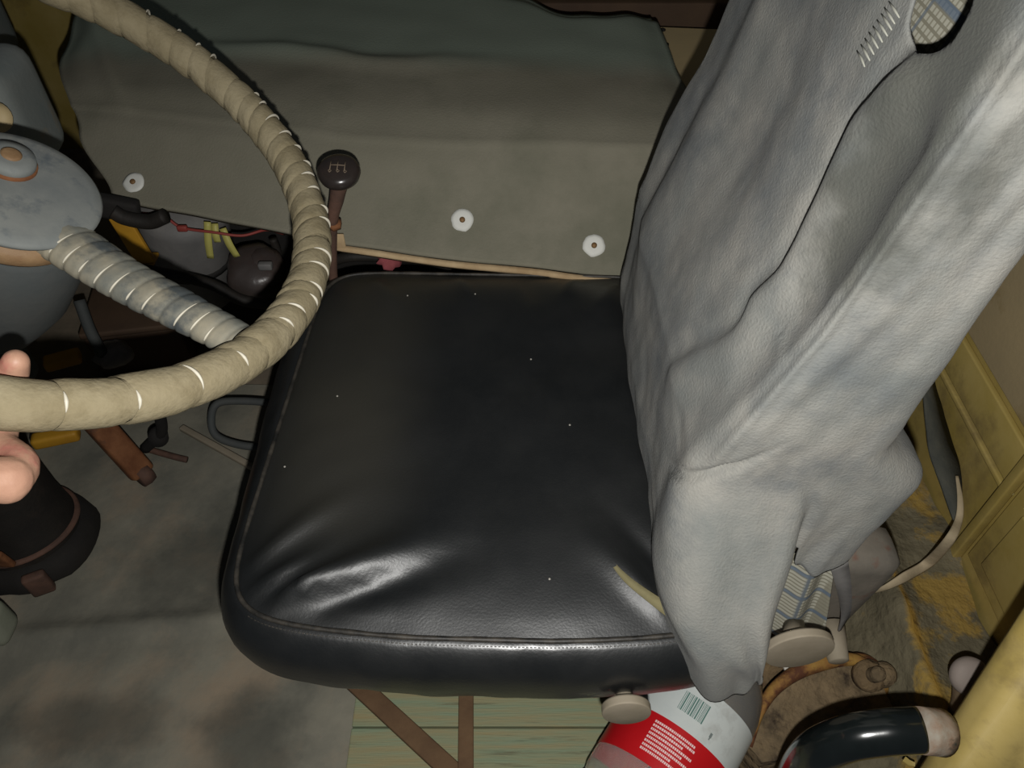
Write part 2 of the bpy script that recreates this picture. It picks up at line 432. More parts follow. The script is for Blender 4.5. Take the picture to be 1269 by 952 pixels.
def batten(a, b, w, h, label):
    a = Vector(a); b = Vector(b); d = b - a; t = d.normalized(); s = Vector((-t.y, t.x, 0))
    rot = Matrix((t, s, Vector((0, 0, 1)))).transposed()
    o = mesh('batten', *box((a + b) / 2, (d.length, w, h), .002, rot), m='batten', loc=a)
    return tag(o, label, 'wooden strip')
pa = at(428, 835, z=.03); pb = at(580, 975, z=.03)
batten(pa, pb, .027, .012, 'brown wooden strip lying diagonally across the green boards')
batten(at(578, 800, z=.041), at(577, 1010, z=.041), .021, .010, 'brown wooden strip lying straight across the boards over a diagonal one')

# ------------------------------------------------------------------ driver's seat
seat = thing('driver_seat', (0, .6, 0), 'black leather driver seat with stitched edge and tall backrest', 'seat')
QA = Vector((-.288, .352)); QB = Vector((.235, .338)); QC = Vector((.225, .872)); QD = Vector((-.268, .885))
NS = 260
def plan(th):
    e = 2 / 10.0
    c, s = math.cos(th), math.sin(th)
    u = math.copysign(abs(c) ** e, c); v = math.copysign(abs(s) ** e, s)
    p = QA * ((1 - u) * (1 - v) / 4) + QB * ((1 + u) * (1 - v) / 4) + QC * ((1 + u) * (1 + v) / 4) + QD * ((1 - u) * (1 + v) / 4)
    if v < 0: p = p + Vector((0, -.020 * (1 - u * u) * (-v) ** 3))
    return p
OUT = [plan(2 * math.pi * (i + .5) / NS) for i in range(NS)]
# even spacing along the outline
def resample(P, n):
    k = len(P); L = [0]
    for i in range(k): L.append(L[-1] + (P[(i + 1) % k] - P[i]).length)
    out = []; j = 0
    for i in range(n):
        d = L[-1] * i / n
        while L[j + 1] < d: j += 1
        out.append(P[j].lerp(P[(j + 1) % k], (d - L[j]) / (L[j + 1] - L[j])))
    return out
OUT = resample([plan(2 * math.pi * (i + .5) / 4000) for i in range(4000)], NS)
NRM = []
for i in range(NS):
    t = (OUT[(i + 3) % NS] - OUT[i - 3]).normalized(); NRM.append(Vector((t.y, -t.x)))
CEN = Vector((-.03, .60))
RIDGES = [  # (start, end, width at start, width at end, height) on the seat top
    ((-.235, .362), (-.08, .43), .005, .024, .014), ((-.265, .375), (-.19, .41), .005, .014, .011), ((-.20, .35), (-.02, .42), .006, .02, -.008),
    ((-.245, .355), (-.17, .395), .004, .012, .007), ((-.275, .40), (-.16, .50), .006, .022, .006),
    ((.155, .345), (.07, .44), .008, .020, .008), ((.19, .35), (.10, .47), .006, .016, -.007),
    ((.15, .85), (.11, .76), .010, .02, .006), ((.02, .87), (.03, .80), .007, .012, -.005), ((-.08, .87), (-.05, .79), .007, .014, .005),
    ((.09, .865), (.07, .80), .008, .014, .006), ((-.20, .865), (-.15, .78), .01, .02, .005)]
def top_h(x, y):
    h = 0
    for a, b, w0, w1, hh in RIDGES:
        ax, ay = a; dx = b[0] - ax; dy = b[1] - ay; L = math.hypot(dx, dy); dx /= L; dy /= L
        s = ((x - ax) * dx + (y - ay) * dy) / L
        if -.15 < s < 1.2:
            d = (x - ax) * -dy + (y - ay) * dx
            w = w0 + (w1 - w0) * max(0, min(1, s))
            h += hh * math.exp(-(d / w) ** 2) * sstep(-.15, .15, s) * (1 - sstep(.45, 1.2, s))
    return h + .003 * nz(x * 9, y * 9) + .0012 * nz(x * 26, y * 26)
SIDE = [(-.05, .318), (-.012, .318), (.006, .324), (.018, .340), (.025, .360), (.0275, .380), (.0265, .398), (.023, .413), (.0165, .426), (.009, .4345), (.004, .4375), (.0005, .4375), (-.003, .4385)]
V = []; F = []
rows = []
def addrow(fn):
    r = []
    for i in range(NS): r.append(len(V)); V.append(fn(i))
    rows.append(r)
for off, z in SIDE:
    def f(i, off=off, z=z):
        p = OUT[i]
        side_left = sstep(-.20, -.30, p.x); far = sstep(.4, .8, p.y)
        o2 = off + max(0, off) * .9 * side_left * far
        q = p + NRM[i] * o2
        a = i / NS * 2 * math.pi
        zz = z + .002 * nz(p.x * 8, p.y * 8, z * 9) + 0
        w = .0018 * nz(p.x * 30, p.y * 30, z * 14) if off > 0 else 0
        return Vector((q.x + NRM[i].x * w, q.y + NRM[i].y * w, zz))
    addrow(f)
side_rows = len(SIDE)
RAD = [.965, .93, .89, .85, .80, .75, .70, .65, .60, .54, .48, .42, .36, .30, .24, .18, .12, .06]
for r in RAD:
    def f(i, r=r):
        p = CEN.lerp(OUT[i] - NRM[i] * .005, r)
        dome = .0395 + .4 - .0 + .024 * (1 - r ** 5) - .010 * (1 - r * r)
        edge = sstep(1.0, .90, r)
        return Vector((p.x, p.y, dome + top_h(p.x, p.y) * (.25 + .75 * edge)))
    addrow(f)
def quads(r0, r1): return [(r0[i], r0[(i + 1) % NS], r1[(i + 1) % NS], r1[i]) for i in range(NS)]
FT = []
for a, b in zip(rows[side_rows - 2:-1], rows[side_rows - 1:]): FT += quads(a, b)
V.append(Vector((CEN.x, CEN.y, .4535))); ci = len(V) - 1
FT += [(rows[-1][i], rows[-1][(i + 1) % NS], ci) for i in range(NS)]
FS = []
for a, b in zip(rows[:side_rows - 1], rows[1:side_rows - 1]): FS += quads(a, b)
FS.append(tuple(reversed(rows[0])))
def sub(V, F):
    used = sorted({i for f in F for i in f}); mp = {k: j for j, k in enumerate(used)}
    return [V[i] for i in used], [tuple(mp[i] for i in f) for f in F]
cu = mesh('cushion_top', *sub(V, FT), m='leather', parent=seat)
for c, r, a in (((-.20, .12, .45), (.11, .24, .3), .5), ((-.20, -.06, .45), (.11, .14, .3), .5), ((.19, .26, .45), (.11, .06, .3), .8), ((.0, .27, .45), (.33, .045, .3), .45)):
    overlay(M['leather'], (56, 54, 47), .3, 1.2, centre=c, radius=r, noise=.9, nscale=7, amount=a)
mesh('cushion_side', *sub(V, FS), m='leather_side', parent=seat)
seam = [Vector((OUT[i].x + NRM[i].x * .001, OUT[i].y + NRM[i].y * .001, .4400)) for i in range(NS)]
V2 = []; F2 = []
for i in range(NS):
    n3 = Vector((NRM[i].x, NRM[i].y, 0))
    for j in range(8):
        th = j * math.pi / 4; rr = .0026 * (1 + .25 * nz(i * .3))
        V2.append(seam[i] + n3 * (rr * math.cos(th)) + Vector((0, 0, rr * math.sin(th))))
for i in range(NS):
    for j in range(8):
        F2.append((i * 8 + j, i * 8 + (j + 1) % 8, ((i + 1) % NS) * 8 + (j + 1) % 8, ((i + 1) % NS) * 8 + j))
M['piping'] = mat('piping', (26, 26, 25), (62, 58, 52), 45, rough=.5, bump=.2)
pip = mesh('piping', V2, F2, 'piping', seat)
# stitches along the near edge
parts = []
for i in range(NS):
    p = OUT[i]
    if p.y < .36 and p.x < .21:
        for q in (0, .5):
            a = OUT[i].lerp(OUT[(i + 1) % NS], q); t = (OUT[(i + 1) % NS] - OUT[i]).normalized(); n2 = NRM[i]
            c = Vector((a.x + n2.x * .0065, a.y + n2.y * .0065, .4372))
            rot = Matrix((Vector((t.x, t.y, 0)), Vector((n2.x, n2.y, -.5)).normalized(), Vector((t.x, t.y, 0)).cross(Vector((n2.x, n2.y, -.5)).normalized()))).transposed()
            parts.append(box(c, (.0022, .0010, .0010), 0, rot))
so = mesh('stitching', *join(*parts), m='piping', parent=seat, smooth=False); so['kind'] = 'stuff'
# torn strip showing the yellowed backing
tp = [at(750, 690, z=.453), at(775, 720, z=.4535), at(810, 748, z=.452), at(835, 765, z=.449), at(862, 782, z=.444)]
mesh('torn_crease', *ribbon([p + Vector((0, 0, .004 + .004 * i / 4)) for i, p in enumerate(tp)], [.002, .007, .010, .014, .016], .003, 24, side=[(.6, .7, .3), (.6, .7, .5)]), m='tear', parent=seat)
parts = []
for x, y in ((418, 491), (353, 579), (706, 528), (658, 445), (681, 718), (589, 367), (505, 366)):
    c = at(x, y, z=.4545); c.z = .4547 + top_h(c.x, c.y)
    parts.append(lathe([(.0003, .0009), (.0010, .0008), (.0013, 0), (.0006, -.001)], c, n=8))
so = mesh('lint_speck', *join(*parts), m='lint', parent=seat); so['kind'] = 'stuff'
# steel pan and pedestal below the cushion
mesh('seat_pan', *box((-.02, .61, .303), (.44, .48, .03), .006), m='black', parent=seat)
mesh('pedestal', *box((.0, .66, .155), (.34, .34, .27), .01), m='black', parent=seat)
mesh('pedestal_flange', *box((.0, .66, .027), (.40, .40, .012), .003), m='rust', parent=seat)
# backrest in plaid under the loose cloth
ZS = [.40, .50, .63, .79, .956, 1.10, 1.22]
XF = [.150, .142, .150, .205, .240, .268, .285]
XR = [.300, .305, .310, .316, .326, .345, .360]
def xf(z): return interp(z, ZS, XF)
def xr(z): return interp(z, ZS, XR)
def rrect(s, x0, x1, y0, y1, r):
    """rounded rectangle, s 0..1: front face far->near, near side, rear face near->far, far side"""
    w = x1 - x0; h = y1 - y0; r = min(r, w / 2 - .001)
    segs = [('l', (x0, y1 - r), (x0, y0 + r)), ('a', (x0 + r, y0 + r), math.pi), ('l', (x0 + r, y0), (x1 - r, y0)), ('a', (x1 - r, y0 + r), 1.5 * math.pi),
            ('l', (x1, y0 + r), (x1, y1 - r)), ('a', (x1 - r, y1 - r), 0), ('l', (x1 - r, y1), (x0 + r, y1)), ('a', (x0 + r, y1 - r), .5 * math.pi)]
    wts = [.42, .06, .15, .03, .22, .03, .06, .03]
    for sg, wt in zip(segs, wts):
        if s <= wt or sg is segs[-1]:
            t = max(0, min(1, s / wt))
            if sg[0] == 'l': return Vector((sg[1][0] + (sg[2][0] - sg[1][0]) * t, sg[1][1] + (sg[2][1] - sg[1][1]) * t))
            a = sg[2] + t * math.pi / 2
            return Vector((sg[1][0] + r * math.cos(a), sg[1][1] + r * math.sin(a)))
        s -= wt
def back_fn(u, v):
    z = .392 + .798 * v; k = 1 - .7 * sstep(.93, 1, v) ** 2
    e = .012 + .05 * sstep(.95, 1, v)
    p = rrect(u, xf(z) + .038, xr(z) - .010, .395 + e - .012, .815 - e + .012, .03)
    return Vector((p.x, p.y, z))
V, F = grid(back_fn, 90, 60, cu=True)
F.append(tuple(i * 60 + 59 for i in range(90))); F.append(tuple(i * 60 for i in range(89, -1, -1)))
mesh('backrest', V, F, 'plaid', seat)

# ------------------------------------------------------------------ loose grey cloth over the backrest
def on_front(px, py):
    X = .2
    for _ in range(12):
        p = at(px, py, X=X); X = xf(p.z)
    return p
CREASE = [on_front(*q) for q in ((1165, 20), (1100, 90), (1060, 140), (1010, 240), (970, 315), (930, 357), (875, 402), (832, 440), (818, 480))]
CREASE = catmull(CREASE, 60)
hole_c = Vector((.215, .388, 1.015))
HS = [0, .36, .41, .44, .47, .495, .52, .545, .562, .575, .59, .62, .645, .68, 1.0]
HZ = [.462, .462, .445, .405, .385, .380, .41, .47, .525, .535, .505, .492, .50, .55, .50]
def hem(s): return smooth_curve(s, HS, HZ)
NU, NV = 360, 190
CV = []
def cloth_pt(s, v):
    zt = 1.215; zb = hem(s)
    z = zt + (zb - zt) * v
    zc = max(z, .44)
    top = sstep(1.10, 1.215, z)
    x0 = xf(zc); x1 = xr(zc)
    x1 += .050 * sstep(.665, .60, z) - .018 * sstep(.60, .48, z)
    r = .022 + .02 * sstep(.8, .5, z)
    e = .035 * top ** 2
    p = rrect(s, x0 + e, x1 - e, .375 + e, .832 - e, r)
    P = Vector((p.x, p.y, z))
    q = rrect((s + .004) % 1, x0 + e, x1 - e, .375 + e, .832 - e, r); q0 = rrect((s - .004) % 1, x0 + e, x1 - e, .375 + e, .832 - e, r)
    t = (q - q0).normalized(); n = Vector((-t.y, t.x, 0)); 
    if n.dot(Vector((p.x - (x0 + x1) / 2, (p.y - .6) * .3, 0))) < 0: n = -n
    d = .004 * nz(P.x * 7, P.y * 7, z * 6) + .0022 * nz(P.x * 19, P.y * 19, z * 15) + .0009 * nz(P.x * 45, P.y * 45, z * 40)
    # padded front: belly and long shallow hollows
    front = sstep(.0, .06, s) * (1 - sstep(.40, .45, s)) if s < .5 else 0
    if front > 0:
        # signed distance to the crease curve; positive toward the near side
        best = 9; bi = 0
        for i, c in enumerate(CREASE):
            dd = (c.y - P.y) ** 2 + (c.z - z) ** 2
            if dd < best: best = dd; bi = i
        bb = 9; sd = 0; wf = bi
        for i in (bi - 1, bi):
            if 0 <= i < 59:
                c = CREASE[i]; a = CREASE[i + 1] - c; L2 = a.y * a.y + a.z * a.z
                tt = max(0, min(1, ((P.y - c.y) * a.y + (z - c.z) * a.z) / L2))
                ey_ = P.y - c.y - a.y * tt; ez_ = z - c.z - a.z * tt; dd = ey_ * ey_ + ez_ * ez_
                if dd < bb: bb = dd; wf = i + tt; sd = (P.y - c.y) * a.z - (z - c.z) * a.y
        best = bb; bi = wf
        dist = math.sqrt(best) * (1 if NEARSIGN * sd > 0 else -1)
        w = bi / 59; fade = sstep(.0, .10, w) * (1 - sstep(.80, 1, w)) * front
        up = 1 - sstep(.45, .8, w)
        d += fade * (.004 * math.exp(-((dist + .07) / .04) ** 2) - .003 * math.exp(-((dist + .004) / .010) ** 2))
        if dist > 0:
            d += fade * ((.004 + .005 * up) * math.exp(-((dist - .019) / .016) ** 2) * sstep(0, .012, dist) - (.004 + .004 * up) * math.exp(-((dist - .06) / .03) ** 2) * sstep(.01, .05, dist))
        d += .010 * math.exp(-((P.y - .70 - .12 * (z - .6)) / .05) ** 2) * sstep(.5, .7, z) * front
        d -= .006 * math.exp(-((P.y - .765 + .10 * (z - .7)) / .025) ** 2) * front
    # sewn ridge at the near corner
    cs = .452
    rid = math.exp(-((s - cs) / .006) ** 2) * sstep(.60, .68, z)
    d += .0045 * rid
    # skirt: flares toward the door side below the cushion line
    nearw = sstep(.40, .47, s) * (1 - sstep(.60, .70, s))
    fl = sstep(.64, .45, z) * nearw * (1 - .85 * sstep(.535, .585, s))
    P.y -= .082 * fl
    P.x += (-.016 * sstep(.40, .45, s) * (1 - sstep(.45, .50, s))) * sstep(.64, .55, z) + .030 * sstep(.52, .39, z) * nearw * (1 - sstep(.50, .56, s))
    d += .004 * nz(s * 40 + z * 5, z * 14, 3) * sstep(.70, .55, z) * nearw + .0035 * nz(s * 22 - z * 9, z * 9, 7) * nearw
    fold = math.sin(s * 95 + 3 * nz(z * 4, s * 5)) * .5 + math.sin(s * 210 + 9 * z) * .25
    d += (.007 + .004 * sstep(.46, .40, z)) * fold * sstep(.60, .42, z) * nearw
    # tuck where the skirt folds under the sewn edge
    d -= .010 * math.exp(-((z - .625 - (s - .45) * .9) / .006) ** 2) * math.exp(-((s - .45) / .035) ** 2)
    # long fold down to the notch beside the right flap
    d -= .014 * math.exp(-((s - .572 + (z - .50) * .16) / .007) ** 2) * sstep(.66, .52, z)
    return P + n * d
NEARSIGN = 1
# orientation of the crease sign: test a point nearer than the curve
_c = CREASE[30]; _a = CREASE[31] - CREASE[29]; _p = Vector((0, _c.y - .05, _c.z))
NEARSIGN = 1 if (_p.y - _c.y) * _a.z - (_p.z - _c.z) * _a.y > 0 else -1
V = []; F = []
for i in range(NU):
    for j in range(NV): V.append(cloth_pt(i / NU, j / (NV - 1)))
def seen(px, py, pts):
    best = None
    for p in pts:
        d = p - CAM; zc = d.dot(FW)
        e = (634.5 + FPX * d.x / zc - px) ** 2 + (476 + FPX * d.dot(DN) / zc - py) ** 2 + (0 if p.y < .5 and p.x < .30 else 1e6)
        if best is None or e < best[0]: best = (e, p)
    return best[1]
HOLE = seen(1166, 6, V)
for i in range(NU):
    for j in range(NV - 1):
        a = i * NV + j; b = ((i + 1) % NU) * NV + j; c = b + 1; d = a + 1
        ce = (V[a] + V[b] + V[c] + V[d]) / 4
        r = ce - HOLE
        if (r.x / .016) ** 2 + (r.y / .03) ** 2 + (r.z / .026) ** 2 < 1 and ce.x < .30: continue
        F.append((a, b, c, d))
cnt = {}
for f in F:
    for k in range(4):
        e = (min(f[k], f[(k + 1) % 4]), max(f[k], f[(k + 1) % 4])); cnt[e] = cnt.get(e, 0) + 1
bnd = {i for e, c in cnt.items() if c == 1 for i in e}
for i in bnd:
    r = V[i] - HOLE
    if abs(r.x) < .05 and abs(r.y) < .06 and abs(r.z) < .06 and V[i].z < 1.14:
        q = math.sqrt((r.x / .016) ** 2 + (r.y / .03) ** 2 + (r.z / .026) ** 2)
        V[i] = HOLE + r / q * 1.02
topc = [i * NV for i in range(NU)]
cvx = sum((V[i] for i in topc), Vector()) / NU + Vector((0, 0, .006)); V.append(cvx)
F += [(topc[i], topc[(i + 1) % NU], len(V) - 1) for i in range(NU)]
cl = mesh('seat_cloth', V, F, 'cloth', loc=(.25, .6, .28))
tag(cl, 'dusty grey cloth cover draped loosely over the seat backrest', 'seat cover')
sol = cl.modifiers.new('thickness', 'SOLIDIFY'); sol.thickness = .0022; sol.offset = -1
def rel(p): p = Vector(p) - Vector((.25, .6, .28)); return (p.x, p.y, p.z)
# greasy grime rubbed into the nap below the hole, with a frayed, speckled border
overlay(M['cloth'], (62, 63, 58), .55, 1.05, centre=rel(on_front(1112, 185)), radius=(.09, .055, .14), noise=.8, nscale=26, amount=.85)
# row of light stitches beside the hole
parts = []
for k in range(9):
    p = on_front(1108 - 5.6 * k, 2 + 7.6 * k); d = on_front(1118 - 5.6 * k, 22 + 7.6 * k)
    lift = []
    for q_ in (p, (p + d) / 2, d):
        w_ = min(V[:NU * NV:3], key=lambda a: (a.y - q_.y) ** 2 + (a.z - q_.z) ** 2 + (0 if a.x < .29 else 1)); lift.append(Vector((w_.x - .0012, q_.y, q_.z)))
    parts.append(tube(lift, [.0004, .0009, .0004], 6))
M['cloth_stitch'] = mat('cloth_stitch', (150, 150, 140), rough=.9, bump=0)
mesh('stitch', *join(*parts), m='cloth_stitch', parent=cl)
o = cl.children[0]; o['kind'] = 'stuff'

# adjuster knobs on the seat's door side, recliner shell
def disc_knob(c, r, axis, stem_to, m='knob'):
    ax = Vector(axis).normalized()
    k = mesh('adjuster_knob', *lathe([(.004, -.006), (r * .96, -.0055), (r, -.0035), (r, -.003), (r, .002), (r, .0025), (r * .985, .0040), (r * .97, .0042), (r * .3, .0046), (.002, .0047)], c, ax, 36), m=m, parent=seat)
    st = Vector(stem_to)
    mesh('stem', *tube([Vector(c) - ax * .005, Vector(c) - ax * .012, Vector(c) - ax * .013, st], [r * .50, r * .46, r * .34, r * .32], 16), m=m, parent=k)
disc_knob(at(776, 880, Y=.285), .0245, (0, -1, .06), at(776, 840, Y=.37))
disc_knob(at(989, 804, Y=.335), .0355, (0.06, -1, .02), at(984, 770, Y=.40))
mesh('recliner_shell', *box((.372, .445, .345), (.085, .06, .16), .022, Matrix.Rotation(R(8), 3, 'Y'), seg=3), m='grey_metal', parent=seat)
mesh('hinge_arm', *box((.30, .455, .36), (.035, .02, .19), .006), m='grey_plastic', parent=seat)
mesh('rubber_stop', *lathe([(.004, -.03), (.017, -.03), (.011, .012), (.009, .013), (.002, .0135)], at(1036, 806, Y=.37), (0, -1, -.1), 20), m='knob', parent=seat)
def flap(u, v):
    top = at(975 + 62 * u, 690 + 8 * u, Y=.392); bot = at(952 + 66 * u, 782 - 6 * u, Y=.388)
    p = top.lerp(bot, v); p.y += .006 * math.sin(u * 9 + v * 2) - .004 * v
    return p
fp = mesh('plaid_flap', *grid(flap, 24, 20), m='plaid', parent=seat)
fm_ = fp.modifiers.new('t', 'SOLIDIFY'); fm_.thickness = .002
# torn lining rag hanging beside the plaid
rp = [at(1040, 700, Y=.385), at(1046, 730, Y=.380), at(1048, 760, Y=.384), at(1040, 782, Y=.386)]
mesh('torn_lining', *ribbon(rp, [.018, .014, .010, .004], .002, 24, side=[(1, .2, 0), (1, -.3, 0), (.8, .5, .2)]), m='grey_plastic', parent=seat)

# ------------------------------------------------------------------ steering wheel
WC = Vector((-.422, .6, .802)); WN = Vector((.649, -.033, 1)).normalized()
WA = Vector((0, 1, 0)).cross(WN).normalized(); WB = WN.cross(WA)
RW = .26; RT = .0195
def wp(deg, rad=RW, h=0): return WC + WA * (rad * math.cos(R(deg))) + WB * (rad * math.sin(R(deg))) + WN * h
sw = thing('steering_wheel', WC - WN * .06, 'large steering wheel wrapped in tan foam with white thread', 'steering wheel')
mesh('rim_core', *grid(lambda u, v: WC + (WA * math.cos(2 * math.pi * u) + WB * math.sin(2 * math.pi * u)) * (RW + .0165 * math.cos(2 * math.pi * v)) + WN * (.0165 * math.sin(2 * math.pi * v)), 120, 14, True, True), m='foam', parent=sw)
ang = []; a = 0
while a < 360:
    ang.append(a)
    seg = 5.2 if (a < 60) else 6.0 if a < 140 else 8.0 if a < 270 else 9.5 if a < 318 else 6.2
    a += seg * (1 + .22 * random.uniform(-1, 1))
ang[-1] = min(ang[-1], 354); ang.append(360)
for i in range(len(ang) - 1):
    a0, a1 = ang[i], ang[i + 1]; sl = random.uniform(1.0, 2.4); jit = random.uniform(.97, 1.05); ph = random.uniform(0, 9)
    def f(u, v, a0=a0, a1=a1, sl=sl, jit=jit, ph=ph):
        th = 2 * math.pi * v
        edge = 1 - abs(2 * u - 1) ** 4
        r = RT * (.935 + .065 * edge) * (1 + (jit - 1) * (.3 + .7 * u) * edge) * (1 + .05 * nz(th * 1.1 + ph, u * 2))
        if u < .06 or u > .94: r *= 1 + .09 * nz(th * 7 + ph, i)
        A = R(a0 + (a1 - a0) * u + sl * math.sin(th + .6) + (.5 * nz(th * 4 + ph, 3 + u) if .1 < u < .9 else 0))
        return WC + (WA * math.cos(A) + WB * math.sin(A)) * (RW + r * math.cos(th)) + WN * (r * math.sin(th))
    mesh('wrap_band', *grid(f, 9, 22, False, True), m='foam', parent=sw)
    if random.random() < .08: continue
    P = []; pc_ = random.uniform(45, 85); ps_ = random.uniform(45, 90)
    for k in range(13):   # the thread lies in the groove, across the top of the rim only
        th = R(pc_ + ps_ * (k / 12 - .5)); A = R(a0 + sl * math.sin(th + .6) * 1.0); r = RT * (.985 + .04 * math.sin(math.pi * k / 12))
        P.append(WC + (WA * math.cos(A) + WB * math.sin(A)) * (RW + r * math.cos(th)) + WN * (r * math.sin(th)))
    mesh('thread', *tube(P, [.0002, .0011, .0016, .0011, .0002], 6), m='thread', parent=sw)
def spoke(deg):
    a = wp(deg, .02, -.062); b = wp(deg, .245, -.004); mid = wp(deg, .13, -.042)
    t = (b - a).normalized(); s = WN.cross(t).normalized(); n = t.cross(s)
    C = catmull([a, wp(deg, .07, -.056), mid, wp(deg, .19, -.022), b], 60)
    k_turn = 15
    def f(u, v):
        i = u * 59; p = C[min(int(i), 58)].lerp(C[min(int(i), 58) + 1], i - min(int(i), 58))
        th = 2 * math.pi * v
        w = .029 - .010 * u; h = .018 - .003 * u
        ph = (u * k_turn + v * 1.0) % 1
        k = 1 - .07 * math.exp(-(min(ph, 1 - ph) / .12) ** 2) + .03 * nz(u * 20, th)
        return p + s * (w * k * math.cos(th)) + n * (h * k * math.sin(th))
    o = mesh('spoke', *grid(f, 170, 26, False, True), m='spoke', parent=sw)
    for j in range(3, k_turn):
        P = []; v0 = random.uniform(.22, .36); v1 = random.uniform(.46, .53)
        if random.random() < .15: continue
        for q in range(15):
            v = v0 + (v1 - v0) * q / 14; u = (j - v) / k_turn
            i = u * 59; p = C[int(i)].lerp(C[int(i) + 1], i - int(i)); th = 2 * math.pi * v
            w = .029 - .010 * u; h = .018 - .003 * u
            P.append(p + s * (w * .965 * math.cos(th)) + n * (h * .965 * math.sin(th)))
        mesh('thread', *tube(P, [.0002, .0006, .0010, .0011, .0005], 6), m='thread', parent=o)
spoke(334); spoke(154)
HC = WC - WN * .047
mesh('hub_plate', *lathe([(.003, -.012), (.058, -.012), (.067, -.006), (.0705, -.001), (.0705, .001), (.068, .0035), (.060, .006), (.03, .007), (.002, .0072)], HC, WN, 64), m='hub', parent=sw)
mesh('hub_ring', *lathe([(.02, -.034), (.062, -.034), (.066, -.028), (.066, -.013), (.02, -.011)], HC, WN, 48), m='brass', parent=sw)
cap_c = HC + WN * .006 + WA * -.014 + WB * .020
cp = mesh('horn_button', *lathe([(.014, -.002), (.0205, 0), (.0208, .007), (.0195, .011), (.012, .0125), (.002, .0128)], cap_c, WN, 32), m='hub', parent=sw)
mesh('button_rim', *lathe([(.0205, -.002), (.0222, -.001), (.0222, .0035), (.0205, .0045)], cap_c, WN, 32), m='rust', parent=cp)
mesh('button_cap', *lathe([(.0085, .010), (.0085, .0135), (.006, .0145), (.001, .0148)], cap_c, WN, 20), m='brass', parent=cp)

# steering column behind the wheel
sc = thing('steering_column', WC - WN * .45 + Vector((0, 0, -.2)), 'dark grey steering column casing below the wheel hub', 'steering column')
u_, v_, w_ = frame(-WN)
mesh('casing', *lathe([(.03, .078), (.060, .080), (.066, .086), (.070, .13), (.066, .18), (.055, .215), (.046, .24), (.02, .245)], WC, -WN, 40), m='column', parent=sc)
mesh('shaft_tube', *lathe([(.02, .23), (.032, .235), (.032, .92), (.02, .925)], WC, -WN, 24), m='column', parent=sc)

# ------------------------------------------------------------------ hand on the rim
hand = []
AD = 289.0
def rim(deg, phi, rr):
    """phi 0 = outward, 90 = above, -90 = below, 180 = inward"""
    th = R(phi); A = R(deg)
    return WC + (WA * math.cos(A) + WB * math.sin(A)) * (RW + rr * math.cos(th)) + WN * (rr * math.sin(th))
def finger(deg, r, mcp_h=.0, k=1.0, lag=0):
    rr = RT + r * .88
    P = [rim(deg - lag - 1.2, -8, rr + .028), rim(deg - lag, -22, rr + .012), rim(deg, -62, rr + .003), rim(deg + .3, -105, rr), rim(deg + .6, -140, rr), rim(deg + .8, -172, rr + .001), rim(deg + .9, 168 * k, rr + .002)]
    return tube(P, [r * 1.18, r * 1.14, r * 1.0, r * .98, r * .92, r * .9, r * .78], 12, steps=26, roundcap=True)
fing = [(289.6, .0122), (284.2, .0106), (280.6, .0100), (276.2, .0088)]
for i, (d, r) in enumerate(fing): hand.append(finger(d, r, lag=(-2.0, -.8, 0, .2)[i]))
mc = [rim(d - 1.2 + (2.0 if d > 288 else 0), -8, RT + .036) for d, r in fing]
wrist = rim(268, 12, RT + .098) + Vector((-.02, 0, 0))
for p, (d, r) in zip(mc, fing): hand.append(tube([p, p.lerp(wrist, .35), p.lerp(wrist, .7), wrist], [r * 1.3, .0165, .0205, .022], 12, steps=14, roundcap=True))
palm = [p.lerp(wrist, .45) for p in mc]
hand.append(tube([palm[0], palm[1], palm[2], palm[3]], [.016, .018, .018, .016], 12, steps=12, roundcap=True))
thb = rim(279.5, 26, RT + .046)
hand.append(tube([palm[0].lerp(thb, .1), palm[0].lerp(thb, .5), thb], [.017, .018, .015], 12, steps=10, roundcap=True))
hand.append(tube([wrist, wrist.lerp(thb, .5), thb], [.024, .022, .016], 12, steps=10, roundcap=True))
hand.append(tube([wrist, rim(277, 20, RT + .062), rim(281.5, 42, RT + .030), rim(281.5, 75, RT + .0115), rim(281.0, 112, RT + .0105), rim(281, 140, RT + .011)], [.018, .016, .0125, .0112, .0105, .009], 12, steps=26, roundcap=True))
elbow = wrist + Vector((-.16, -.20, .0))
hand.append(tube([wrist + (mc[1] - wrist) * .25, wrist, wrist.lerp(elbow, .3), elbow], [.026, .025, .031, .042], 18, steps=20, roundcap=True))
per = mesh('person', *join(*hand), m='skin', loc=wrist)
rm = per.modifiers.new('skin', 'REMESH'); rm.mode = 'VOXEL'; rm.voxel_size = .0016; rm.use_smooth_shade = True
sm = per.modifiers.new('soften', 'SMOOTH'); sm.iterations = 6; sm.factor = .5
tag(per, 'bare hand with fingers curled around the lower steering wheel rim', 'hand')

